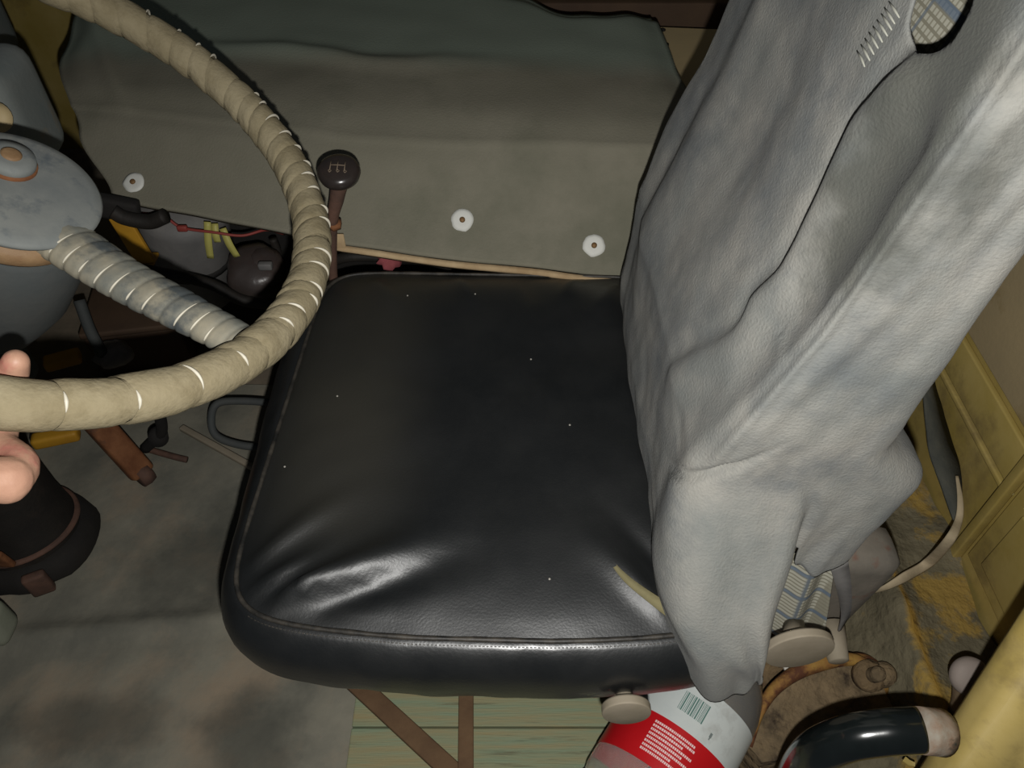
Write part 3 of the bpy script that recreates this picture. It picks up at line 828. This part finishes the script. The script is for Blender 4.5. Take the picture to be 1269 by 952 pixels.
# ------------------------------------------------------------------ engine cover
EO = Vector((-.2, 1.1, .40))
ec = thing('engine_cover', EO, 'grey fabric covered engine hood beside the seat with white washers', 'engine cover')
def edge_y(x): return interp(x, [-.80, -.58, -.25, .18, .40], [1.03, .985, .905, .875, .865])
def edge_z(x): return interp(x, [-.80, -.58, -.25, .18, .40], [.505, .497, .480, .432, .42])
def cover_pt(u, v):
    # u along X, v from the near lower edge up the side and over the top
    zt = .60
    xr_ = smooth_curve(v, [0, .4, .7, 1.0], [.33, .30, .262, .25])
    xl_ = smooth_curve(v, [0, .25, .6, .9, 1.0], [-.60, -.665, -.755, -.785, -.775])
    x = xl_ + (xr_ - xl_) * u
    y0 = edge_y(x); z0 = edge_z(x)
    y1 = y0 + .125; z1 = .585; yb = 1.52 - .10 * sstep(-.05, .12, x) + .03 * nz(x * 5, 2) + .02 * nz(x * 15, 5)
    k = v
    if k < .36:
        t = k / .36; y = y0 + (y1 - y0) * t; z = z0 + (z1 - z0) * (t - .10 * math.sin(math.pi * t))
    else:
        t = (k - .36) / .64; y = y1 + (yb - y1) * t; z = z1 + .035 * t ** .8 - .02 * sstep(.85, 1.0, t)
    # soften the fold
    z -= .010 * math.exp(-((k - .36) / .05) ** 2)
    z += .006 * nz(x * 4, y * 4, 8) + .0025 * nz(x * 12, y * 12, 3)
    z += .010 * math.exp(-((k - .62 - .04 * nz(x * 3)) / .03) ** 2) * sstep(.35, .0, abs(u - .45))
    z += -.012 * math.exp(-((u - 1) / .03) ** 2) - .02 * math.exp(-((u) / .03) ** 2) * sstep(.3, .6, k)
    z += .014 * math.exp(-((x + .64 + .5 * (y - 1.2)) / .016) ** 2) * sstep(.3, .5, k) * (1 - sstep(.8, .95, k)) * .6
    return Vector((x, y, z))
V, F = grid(cover_pt, 150, 90)
cv = mesh('cover_skin', V, F, 'cover', ec)
so = cv.modifiers.new('t', 'SOLIDIFY'); so.thickness = .012; so.offset = -1
overlay(M['cover'], (118, 128, 116), .075, .16, axis=(.07, 1, 0), noise=.05, nscale=6, amount=.85)
# light edge strip of the board under the fabric
strip = [cover_pt((x + .62) / .95, 0) + Vector((0, -.004, -.008)) for x in [-.27 + .06 * i for i in range(10)]]
mesh('edge_strip', *ribbon(strip, [.010, .014, .016, .014, .010], .008, 40, side=[(0, -.6, .8), (0, -.6, .8)]), m='cover_edge', parent=ec)
def washer(px, py):
    best = None
    for iu in range(120):
        for iv in range(40):
            p = cover_pt(iu / 119, iv / 39 * .4); d = p - CAM; zc = d.dot(FW)
            e = (634.5 + FPX * d.x / zc - px) ** 2 + (476 + FPX * d.dot(DN) / zc - py) ** 2
            if best is None or e < best[0]: best = (e, iu / 119, iv / 39 * .4, p)
    _, u, v, p = best
    n = (cover_pt(u + .01, v) - p).cross(cover_pt(u, v + .02) - p).normalized()
    if n.z < 0: n = -n
    w = mesh('washer', *lathe([(.003, -.001), (.0165, 0), (.0165, .0015), (.012, .003), (.004, .0028), (.001, .002)], p + n * .001, n, 24, wob=lambda th, h: 1 + .12 * nz(math.cos(th) * 2 + px, math.sin(th) * 2)), m='washer', parent=ec)
    mesh('screw', *lathe([(.001, .001), (.0042, .002), (.0042, .0045), (.0026, .0058), (.0006, .006)], p + n * .001, n, 14), m='screw', parent=w)
for q in ((167, 224), (572, 273), (738, 304)): washer(*q)

# gear lever
gk = at(420, 213, Y=.86)
gl = thing('gear_lever', Vector((gk.x - .03, gk.y + .04, 0)), 'black ball knob gear lever with rusty stem beside the rim', 'gear lever')
gax = Vector((.06, -.25, 1)).normalized()
mesh('knob', *lathe([(.010, -.016), (.019, -.0135), (.0255, -.0065), (.0275, 0), (.0262, .005), (.0215, .009), (.012, .0112), (.002, .0117)], gk, gax, 36), m='bakelite', parent=gl)
u_, v_, w_ = frame(gax)
ex = (Vector((1, 0, 0)) - gax * gax.x).normalized(); ey = gax.cross(ex)
parts = []
def stroke(pts): parts.append(tube([gk + ex * a + ey * b + gax * (.0120 - 4.2 * (a * a + b * b)) for a, b in pts], .0006, 6))
for x in (-.009, 0, .009): stroke([(x, .008), (x, 0), (x, -.008)])
stroke([(-.009, 0), (0, 0), (.009, 0)])
for x in (-.009, .001, .010): stroke([(x - .002, -.0095), (x, -.0115), (x + .002, -.0095), (x, -.0075), (x - .002, -.0095)])
mesh('shift_pattern', *join(*parts), m='engrave', parent=gl)
gb = gk - gax * .014
mesh('stem', *tube([gb, gb + Vector((-.010, .002, -.03)), gb + Vector((-.028, .012, -.09)), gb + Vector((-.05, .03, -.25)), Vector((gk.x - .06, gk.y + .05, .01))], [.0115, .0095, .007, .0065, .0065], 14, steps=24), m='rust_pink', parent=gl)
mesh('lock_nut', *lathe([(.005, -.004), (.0105, -.004), (.0105, .004), (.005, .004)], gb + Vector((-.022, .010, -.075)), (.1, -.2, 1), 6), m='rust', parent=gl)

# ------------------------------------------------------------------ under the hood edge
tn = tag(mesh('engine_block', *box((-.25, 1.30, .19), (.76, .28, .38), .03, seg=3), m='black', loc=(-.22, 1.24, 0)), 'dark oily engine block under the grey hood', 'engine')
o = thing('grey_canister', at(240, 290, Y=1.09) - Vector((0, 0, .15)), 'dull grey canister under the hood edge', 'canister')
c = at(232, 300, Y=1.07)
mesh('body', *lathe([(.02, -.125), (.065, -.125), (.072, -.115), (.072, .075), (.066, .095), (.03, .103), (.002, .104)], c, (.25, -.2, 1), 32, wob=lambda th, h: 1 + .05 * nz(math.cos(th) * 2, math.sin(th) * 2, h * 20)), m='grey_plastic', parent=o)
mesh('band', *lathe([(.070, -.02), (.0755, -.02), (.0755, -.008), (.070, -.008)], c, (.25, -.2, 1), 32), m='black', parent=o)
c = at(318, 338, Y=1.0)
o = thing('brown_reservoir', c - Vector((0, 0, .1)), 'shiny brown round reservoir under the hood edge', 'reservoir')
mesh('body', *lathe([(.01, -.05), (.038, -.045), (.046, -.02), (.047, .006), (.043, .02), (.030, .028), (.012, .031), (.002, .031)], c, (.1, -.35, 1), 32, wob=lambda th, h: 1 + .16 * nz(math.cos(th) * 1.6, math.sin(th) * 1.6, h * 25)), m='brown_can', parent=o)
mesh('cap', *lathe([(.014, .012), (.021, .014), (.021, .030), (.019, .033), (.002, .0335)], c + Vector((.010, .012, 0)), (.3, -.3, 1), 8), m='brown_can', parent=o)
mesh('clip', *box(c + Vector((.03, -.03, .038)), (.022, .012, .012), .003), m='grey_plastic', parent=o)
o = thing('yellow_bracket', at(168, 300, Y=.95) - Vector((0, 0, .1)), 'yellow painted bracket under the hood edge', 'bracket')
c = at(165, 298, Y=.95)
mesh('upright', *box(c, (.030, .008, .085), .002, Matrix.Rotation(R(-8), 3, 'Y')), m='yellow_bracket', parent=o)
mesh('foot', *box(c + Vector((.0, .012, -.045)), (.032, .03, .006), .002), m='yellow_bracket', parent=o)
mesh('dark_cap', *box(c + Vector((-.012, .006, .055)), (.075, .02, .035), .006, Matrix.Rotation(R(14), 3, 'Y')), m='black', parent=o)
for (a, b, lab) in (((257, 275), (261, 320), 'wide pale yellow cable tie hanging under the hood edge, nearest the bracket'), ((266, 277), (270, 300), 'short pale yellow cable tie hanging between two longer ones'), ((276, 283), (294, 318), 'slanting pale yellow cable tie hanging above the brown reservoir')):
    p = at(*a, Y=.985); q = at(*b, Y=.975)
    t = mesh('cable_tie', *ribbon([p, (p + q) / 2 + Vector((0, -.004, 0)), q], [.010, .011, .010], .002, 10, side=[(1, .2, 0), (1, .1, 0)]), m='yellow_tag', loc=p)
    tag(t, lab, 'cable tie', 'yellow cable ties')
w = mesh('red_wire', *tube([at(150, 262, Y=1.02), at(200, 268, Y=.99), at(225, 282, Y=.98), at(265, 288, Y=.975), at(300, 292, Y=.98), at(330, 285, Y=1.0), at(352, 290, Y=1.04)], .0022, 8, steps=50), m='red_wire', loc=at(225, 282, Y=.98))
tag(w, 'thin red wire strung under the hood edge', 'wire')
w = mesh('wire_plug', *box(at(226, 283, Y=.978), (.016, .008, .010), .003), m='red_wire', loc=at(226, 283, Y=.978)); tag(w, 'small red plug on the wire under the hood edge', 'plug')
for pts, r, lab in (([(140, 330), (200, 338), (260, 352), (300, 372), (345, 378)], .009, 'dark rubber hose lying below the grey canister'), ([(338, 296), (345, 318), (340, 345), (352, 370)], .007, 'dark rubber hose dropping behind the brown reservoir'), ([(140, 262), (155, 270), (185, 275), (205, 268)], .011, 'dark rubber hose bent above the yellow bracket')):
    P = [at(x, y, Y=(1.065 if r == .007 else .94)) for x, y in pts]
    tag(mesh('engine_hose', *tube(P, r, 10, steps=30), m='dark_rubber', loc=P[0]), lab, 'hose')
rg = mesh('pink_rag', *lathe([(.002, -.012), (.014, -.010), (.020, 0), (.012, .009), (.002, .012)], at(482, 320, Y=.925), (.3, -.3, 1), 20, wob=lambda th, h: 1 + .5 * nz(math.cos(th) * 2.3, math.sin(th) * 2.3, h * 60)), m='pink', loc=at(482, 320, Y=.925)); tag(rg, 'crumpled pink rag between seat and hood', 'rag')
hs = mesh('black_hose', *tube([at(405, 326, Y=.92), at(440, 318, Y=.95), at(520, 322, Y=.96), at(560, 330, Y=.96)], .008, 10, steps=30), m='dark_rubber', loc=at(440, 318, Y=.95)); tag(hs, 'dark rubber hose in the gap between seat and hood', 'hose')
tb = mesh('hood_tab', *box(at(420, 300, Y=.90), (.018, .004, .028), .0018), m='cover_edge', loc=at(420, 300, Y=.90)); tag(tb, 'pale tab hanging from the hood edge by the gear lever', 'tab')

# ------------------------------------------------------------------ left side: console, boot, pedals
cc = Vector((-.70, 1.06, 0))
cs = thing('instrument_console', cc, 'dusty grey green dashboard console behind the wheel hub', 'dashboard')
mesh('housing', *box((-.790, .93, .655), (.34, .13, .15), .035, Matrix.Rotation(R(6), 3, 'Z'), seg=5), m='console', parent=cs)
mesh('lower_panel', *box((-1.05, .96, .31), (.34, .10, .40), .02), m='console', parent=cs)
mesh('upper_pad', *box((-1.06, 1.20, .66), (.40, .40, .26), .04, Matrix.Rotation(R(10), 3, 'Z'), seg=4), m='console', parent=cs)
mesh('bracket_screw', *lathe([(.004, -.004), (.016, -.002), (.018, .004), (.010, .010), (.002, .011)], at(-2, 146, Y=.86), (.1, -.8, .5), 20), m='yellow_beige', parent=cs)

bx, by = -.805, .690
bt = thing('column_boot', (bx, by, 0), 'dark rubber boot with rusty flange standing on the floor mat', 'rubber boot')
bax = (-.02, .10, 1)
mesh('sleeve', *lathe([(.02, .012), (.074, .012), (.080, .03), (.082, .055), (.078, .075), (.072, .11), (.068, .16), (.066, .205), (.069, .215), (.070, .225), (.064, .235), (.062, .29), (.058, .34), (.03, .345)], (bx, by, 0), bax, 48), m='dark_rubber', parent=bt)
mesh('flange_lip', *lathe([(.076, .060), (.085, .060), (.087, .064), (.084, .068), (.076, .068)], (bx, by, 0), bax, 48, wob=lambda th, h: 1 + .03 * nz(math.cos(th) * 2, math.sin(th) * 2)), m='rust_pink', parent=bt)
mesh('base_skirt', *lathe([(.05, .008), (.098, .008), (.101, .014), (.094, .040), (.080, .050)], (bx, by, 0), bax, 40, wob=lambda th, h: 1 + .12 * nz(math.cos(th) * 2.5, math.sin(th) * 2.5)), m='black', parent=bt)
mesh('rust_tab', *box((bx + .022, by - .083, .105), (.024, .010, .045), .004, Matrix.Rotation(R(8), 3, 'X'), seg=3), m='rust', parent=bt)
mesh('rust_tab', *box((bx + .050, by - .086, .036), (.034, .016, .05), .005, Matrix.Rotation(R(25), 3, 'Z')), m='rust_pink', parent=bt)

def bar(name, a, b, w, h, m, label, cat, up=(0, 0, 1)):
    a = Vector(a); b = Vector(b); t = (b - a).normalized(); s = Vector(up).cross(t).normalized(); n = t.cross(s)
    rot = Matrix((t, s, n)).transposed()
    o = mesh(name, *box((a + b) / 2, ((b - a).length, w, h), min(w, h) * .3, rot, seg=3), m=m, loc=b)
    return tag(o, label, cat)
pd = thing('pedal', at(180, 588, z=.02), 'rusty orange pedal arm reaching down to the floor mat', 'pedal')
a = at(85, 485, z=.20); b = at(178, 588, z=.045)
t = (b - a).normalized(); s = Vector((0, 0, 1)).cross(t).normalized(); n = t.cross(s)
mesh('arm', *box((a + b) / 2, ((b - a).length, .042, .030), .009, Matrix((t, s, n)).transposed(), seg=3), m='rust', parent=pd)
mesh('pad', *lathe([(.004, -.012), (.019, -.012), (.021, .0), (.019, .011), (.003, .012)], b, s, 20), m='rust_pink', parent=pd)
p2 = thing('linkage', at(200, 560, z=.0), 'dark iron linkage on the floor beside the rusty pedal', 'linkage')
mesh('rod', *tube([at(196, 508, z=.15), at(200, 535, z=.09), at(180, 556, z=.04)], .010, 10, steps=14), m='black', parent=p2)
mesh('boss', *lathe([(.004, -.016), (.017, -.016), (.017, .016), (.004, .016)], at(196, 540, z=.075), (.4, -.7, .4), 16), m='black', parent=p2)
mesh('link', *tube([at(180, 556, z=.03), at(215, 566, z=.025), at(232, 570, z=.02)], .006, 8, steps=12), m='rust_pink', parent=p2)
hb = tag(mesh('pipe_loop', *tube([at(345, 500, z=.12), at(300, 497, z=.12), at(270, 500, z=.12), at(262, 518, z=.11), at(268, 540, z=.09), at(300, 552, z=.08), at(350, 556, z=.08)], .007, 10, steps=40), m='column', loc=at(268, 540, z=.09)), 'black bent pipe beside the seat front edge', 'pipe')
rd = bar('tie_rod', at(225, 530, z=.03), at(340, 594, z=.03), .012, .010, 'knob', 'pale metal rod running under the seat front edge', 'rod')
yb = bar('yellow_lever', at(40, 548, z=.17), at(98, 536, z=.17), .024, .022, 'yellow_bracket', 'short yellow painted lever beside the rubber boot', 'lever')
yb2 = bar('yellow_lever', at(55, 452, z=.18), at(100, 440, z=.18), .03, .02, 'yellow_bracket', 'yellow painted lever on the floor below the column casing', 'lever')
st = mesh('cloth_lump', *lathe([(.004, -.018), (.03, -.012), (.034, .002), (.022, .014), (.003, .018)], at(140, 438, z=.14), (.1, 0, 1), 20, wob=lambda th, h: 1 + .25 * nz(math.cos(th) * 2, math.sin(th) * 2, h * 40)), m='label_white', loc=at(140, 438, z=.14))
M['lump'] = mat('lump', (136, 130, 126), (112, 106, 100), 24, rough=.9, bump=.4); st.data.materials[0] = M['lump']
tag(st, 'small pale grey lump of cloth behind the wheel spoke', 'cloth lump')
bb = thing('brown_box', at(170, 405, z=0), 'dark brown box standing on the floor behind the wheel spoke', 'box')
c = at(168, 400, z=.10)
M['brown'] = mat('brown', (84, 66, 50), (72, 56, 44), 8, rough=.8, bump=.2)
mesh('body', *box((c.x, c.y + .02, .06), (.18, .14, .11), .006, Matrix.Rotation(R(10), 3, 'Z')), m='brown', parent=bb)
mesh('lid', *box((c.x, c.y + .02, .122), (.186, .146, .014), .004, Matrix.Rotation(R(10), 3, 'Z')), m='brown', parent=bb)
rdl = tag(mesh('grey_link', *tube([at(98, 372, z=.25), at(112, 410, z=.2), at(128, 440, z=.15)], .010, 10, steps=14), m='column', loc=at(112, 410, z=.2)), 'grey metal link behind the column casing', 'rod')
gp = tag(mesh('door_trim_corner', *box(at(-16, 772, Y=.50), (.055, .05, .07), .018, seg=4), m='pale_green', loc=at(-16, 772, Y=.50)), 'pale green rounded plastic corner beside the rubber boot', 'trim corner')

# ------------------------------------------------------------------ ledge beyond the hood
ld = thing('rear_ledge', (.42, 1.25, 0), 'beige yellow metal ledge behind the engine hood', 'ledge')
q0 = at(860, 35, z=.52)
def ledge(u, v):
    prof = [(1.03, .30), (1.05, .49), (1.06, .505), (1.075, .51), (q0.y - .01, .522), (q0.y, .518), (q0.y + .004, .45), (q0.y + .006, .2)]
    i = min(int(u * (len(prof) - 1) + .5), len(prof) - 1); y, z = prof[i]
    x = .16 + .49 * v
    return Vector((x, y - .10 * (x - .4), z))
mesh('ledge_top', *grid(ledge, 8, 20), m='yellow_beige', parent=ld, smooth=False)
mesh('ledge_body', *box((.41, 1.24, .22), (.46, .30, .44), .004), m='yellow_beige', parent=ld)
for (x, y) in ((817, 38), (821, 56)):
    mesh('rivet', *lathe([(.006, 0), (.006, .003), (.002, .005)], at(x + 4, y, z=.521), (0, 0, 1), 10), m='black', parent=ld)
tr = thing('tool_crate', (.30, 1.66, 0), 'dark brown crate standing in shadow beyond the beige ledge', 'crate')
mesh('side_board', *box((.30, 1.66, .28), (.6, .03, .5), .004), m='brown', parent=tr)
mesh('side_board', *box((.30, 1.88, .28), (.6, .03, .5), .004), m='brown', parent=tr)
mesh('end_board', *box((.015, 1.77, .28), (.03, .19, .5), .004), m='peeling', parent=tr)
mesh('end_board', *box((.585, 1.77, .28), (.03, .19, .5), .004), m='brown', parent=tr)

# ------------------------------------------------------------------ strap hanging behind the seat
sp = thing('seat_belt', at(1185, 640, Y=.56), 'dark grey belt strap hanging in a loop behind the seat', 'belt')
P = [Vector((.60, .78, .52)), at(1150, 500, X=.60), at(1172, 560, X=.60), at(1185, 620, X=.60)]
mesh('webbing', *ribbon([at(1150, 440, X=.615), at(1155, 490, X=.61), at(1166, 550, X=.605), at(1178, 600, X=.60), at(1186, 645, X=.595)], [.085, .075, .060, .036, .010], .0035, 40, side=[(.3, 1, .1), (.4, 1, .0), (.5, .9, 0), (.6, .8, .2)]), m='strap', parent=sp)
LP = [at(1186, 590, X=.595), at(1190, 620, X=.592), at(1188, 645, X=.585), at(1176, 670, X=.565), at(1150, 698, z=.195), at(1120, 716, z=.19), at(1098, 728, z=.178), at(1080, 735, z=.155)]
mesh('webbing_loop', *tube(LP, [.002, .004, .005, .0065, .008, .008, .005, .002], 10, steps=60, flat=.35, up=(0, .4, 1)), m='strap_lit_edge', parent=sp)  # twisted strap edge, its lit look put into the colour

# ------------------------------------------------------------------ lower right: rusty floor gear, lever, grab handle, bottle
rp_ = thing('rusty_plate', (.33, .40, .0), 'rusty dirt covered steel bracket on the floor beside the bottle', 'bracket')
def rpl(u, v):
    x = .285 + .14 * u; y = .29 + .55 * v
    z = .022 + .010 * nz(x * 14, y * 14, 5) + .006 * nz(x * 40, y * 40) + .050 * sstep(.33, .42, x) * (1 - .3 * v)
    return Vector((x, y, z))
V, F = grid(rpl, 50, 110); k = len(V)
V += [Vector((v.x, v.y, .001)) for v in V]; F += [tuple(i + k for i in f[::-1]) for f in F]
for i in range(49): F += [(i * 110, (i + 1) * 110, (i + 1) * 110 + k, i * 110 + k)]
for j in range(109): F += [(j, j + 1, j + 1 + k, j + k)]
mesh('plate', V, F, 'rustplate', rp_)
arc = [at(928, 925, z=.10), at(940, 885, z=.115), at(960, 854, z=.12), at(990, 832, z=.125), at(1025, 820, z=.125), at(1060, 818, z=.12), at(1085, 832, z=.115)]
arc = catmull(arc, 36)
mesh('raised_plate', *plate(arc + [at(1115, 895, z=.11), at(1050, 930, z=.10), at(945, 945, z=.10)], -.075, (0, 0, 1)), m='dirt', parent=rp_, smooth=False)
mesh('rolled_edge', *tube(arc, [.005, .007, .009, .011, .009, .006], 12), m='rust_yellow', parent=rp_)
bc = at(1076, 838, z=.12)
mesh('bolt_base', *lathe([(.01, -.04), (.034, -.04), (.036, -.02), (.030, -.008), (.01, -.004)], bc, (0, -.2, 1), 24), m='rust_yellow', parent=rp_)
mesh('bolt_collar', *lathe([(.008, -.01), (.021, -.008), (.021, .008), (.014, .012), (.004, .012)], bc, (.1, -.3, 1), 20), m='rustplate', parent=rp_)
mesh('bolt', *lathe([(.004, 0), (.010, 0), (.010, .028), (.007, .032), (.002, .032)], bc, (.1, -.3, 1), 14), m='dirt', parent=rp_)
mesh('lug', *lathe([(.004, -.03), (.016, -.03), (.016, .006), (.010, .012), (.002, .013)], at(1095, 836, z=.12), (0, -.1, 1), 16), m='dirt', parent=rp_)
ws = tag(mesh('white_scrap', *plate([at(968, 822, z=.115), at(984, 822, z=.118), at(982, 832, z=.116), at(974, 836, z=.115)], .003, (0, 0, 1)), m='white_scrap', loc=at(975, 828, z=.11), smooth=False), 'small white paper scrap on the rusty bracket', 'scrap')
for (x, y, s, lab) in ((1150, 930, .012, 'larger yellow paint flake lying under the black handle'), (1126, 945, .006, 'smaller yellow paint flake lying under the black handle')):
    p = at(x, y, z=.165)
    rot = Matrix.Rotation(R(-35), 3, 'Z') @ Matrix.Rotation(R(12), 3, 'X')
    o = mesh('paint_flake', *plate([p + rot @ Vector(q) * s for q in ((-1.1, -.5, 0), (.2, -.7, .1), (1.2, -.2, 0), (1.0, .5, .1), (0, .4, 0), (-.9, .6, 0))], .0016, (0, 0, 1)), m='yellow_tag', loc=p, smooth=False); tag(o, lab, 'paint flake')
    o.data.materials[0] = M['yellow']
lv = thing('floor_lever', at(1176, 900, z=.15), 'floor lever with round grey knob beside the yellow pillar', 'lever')
kc = at(1201, 838, Y=.36)
mesh('knob', *lathe([(.006, -.012), (.019, -.009), (.0222, -.003), (.0222, .004), (.018, .009), (.010, .0115), (.002, .012)], kc, (.05, -.62, .72), 32), m='knob_grey', parent=lv)
mesh('stick', *tube([kc - Vector((.0, -.008, .008)), at(1190, 872, Y=.362), at(1178, 902, Y=.364), at(1172, 930, Y=.366)], [.011, .0105, .012, .012], 14, steps=14), m='stick', parent=lv)

gh = thing('grab_handle', at(1165, 905, Y=.25), 'shiny black bent pipe grab handle fixed to the yellow pillar', 'grab handle')
GP = [at(962, 1130, Y=.25), at(968, 1040, Y=.25), at(980, 985, Y=.25), at(1003, 940, Y=.25), at(1045, 917, Y=.25), at(1095, 908, Y=.25), at(1140, 905, Y=.25)]
mesh('pipe', *tube(GP, .0205, 28, steps=70), m='black_paint', parent=gh)
e0 = at(1138, 905, Y=.25); e1 = at(1166, 908, Y=.251)
mesh('weld_end', *tube([e0, e0.lerp(e1, .3), e0.lerp(e1, .7), e1], [.0207, .0209, .0209, .0213], 24), m='chipped', parent=gh)

# bottle lying on the boards, its top pushed under the seat cloth
BR = .080
btop = at(845, 898, z=.184); bax = Vector((.60, .80, .10)).normalized()
bc = btop - Vector((0, 0, BR)) - bax * .0
bo = thing('water_bottle', bc - Vector((0, 0, BR)), 'large clear plastic bottle with red and white label lying under the seat', 'bottle')
side_ = bax.cross(Vector((0, 0, 1))).normalized(); upv = side_.cross(bax).normalized()
UV = (side_, upv, bax)
prof = [(.004, -.165), (.050, -.170), (.066, -.165), (.076, -.150), (.0785, -.135), (.0755, -.125), (.0785, -.115), (.0785, -.100), (.0755, -.090), (.0785, -.080), (.079, -.055), (.079, .070), (.078, .085), (.072, .11), (.055, .145), (.030, .17), (.020, .18), (.020, .20), (.002, .201)]
mesh('body', *lathe(prof, bc, n=56, uv=UV), m='plastic', parent=bo)
mesh('cap', *lathe([(.01, .196), (.023, .196), (.0235, .200), (.0235, .215), (.021, .218), (.002, .218)], bc, n=28, uv=UV), m='label_red', parent=bo)
mesh('liquid', *lathe([(.004, .040), (.070, .040), (.0745, .05), (.0735, .080), (.066, .108), (.050, .138), (.02, .155)], bc, n=40, uv=UV), m='water', parent=bo)
def cyl(th, h, r): return bc + side_ * (r * math.sin(th)) + upv * (r * math.cos(th)) + bax * h
def band(name, h0, h1, r, m, parent):
    return mesh(name, *grid(lambda u, v: cyl(2 * math.pi * u, h0 + (h1 - h0) * v, r), 64, 3, cu=True), m=m, parent=parent)
lb = band('label', -.055, .063, .0796, 'label_red', bo)
band('white_band', .004, .0635, .0799, 'label_white', lb)
def dab(parts, th0, th1, h0, h1, r=.0803):
    n = max(2, int((th1 - th0) / .06) + 2)
    parts.append(grid(lambda u, v: cyl(th0 + (th1 - th0) * u, h0 + (h1 - h0) * v, r), n, 2))
parts = []; x = -.18
rnd = random.Random(3)
while x < .24:
    w = rnd.choice((.008, .008, .014, .022)); dab(parts, x, x + w, .022, .047); x += w + rnd.choice((.008, .011, .016))
o = mesh('barcode', *join(*parts), m='print_green', parent=lb); o['kind'] = 'stuff'
parts = []
for row in range(8):
    h = -.004 - row * .0052; x = -.36 + .0 * row; end = (.30, .34, .16, .36, .22, .33, .10, .30)[row]
    while x < end:
        w = rnd.uniform(.016, .03); dab(parts, x, x + w, h - .0030, h); x += w + .009
o = mesh('label_text', *join(*parts), m='print_white', parent=lb); o['kind'] = 'stuff'
parts = []; dab(parts, .42, .46, .016, .022); dab(parts, .43, .45, .013, .016)
mesh('label_mark', *join(*parts), m='print_dark', parent=lb)
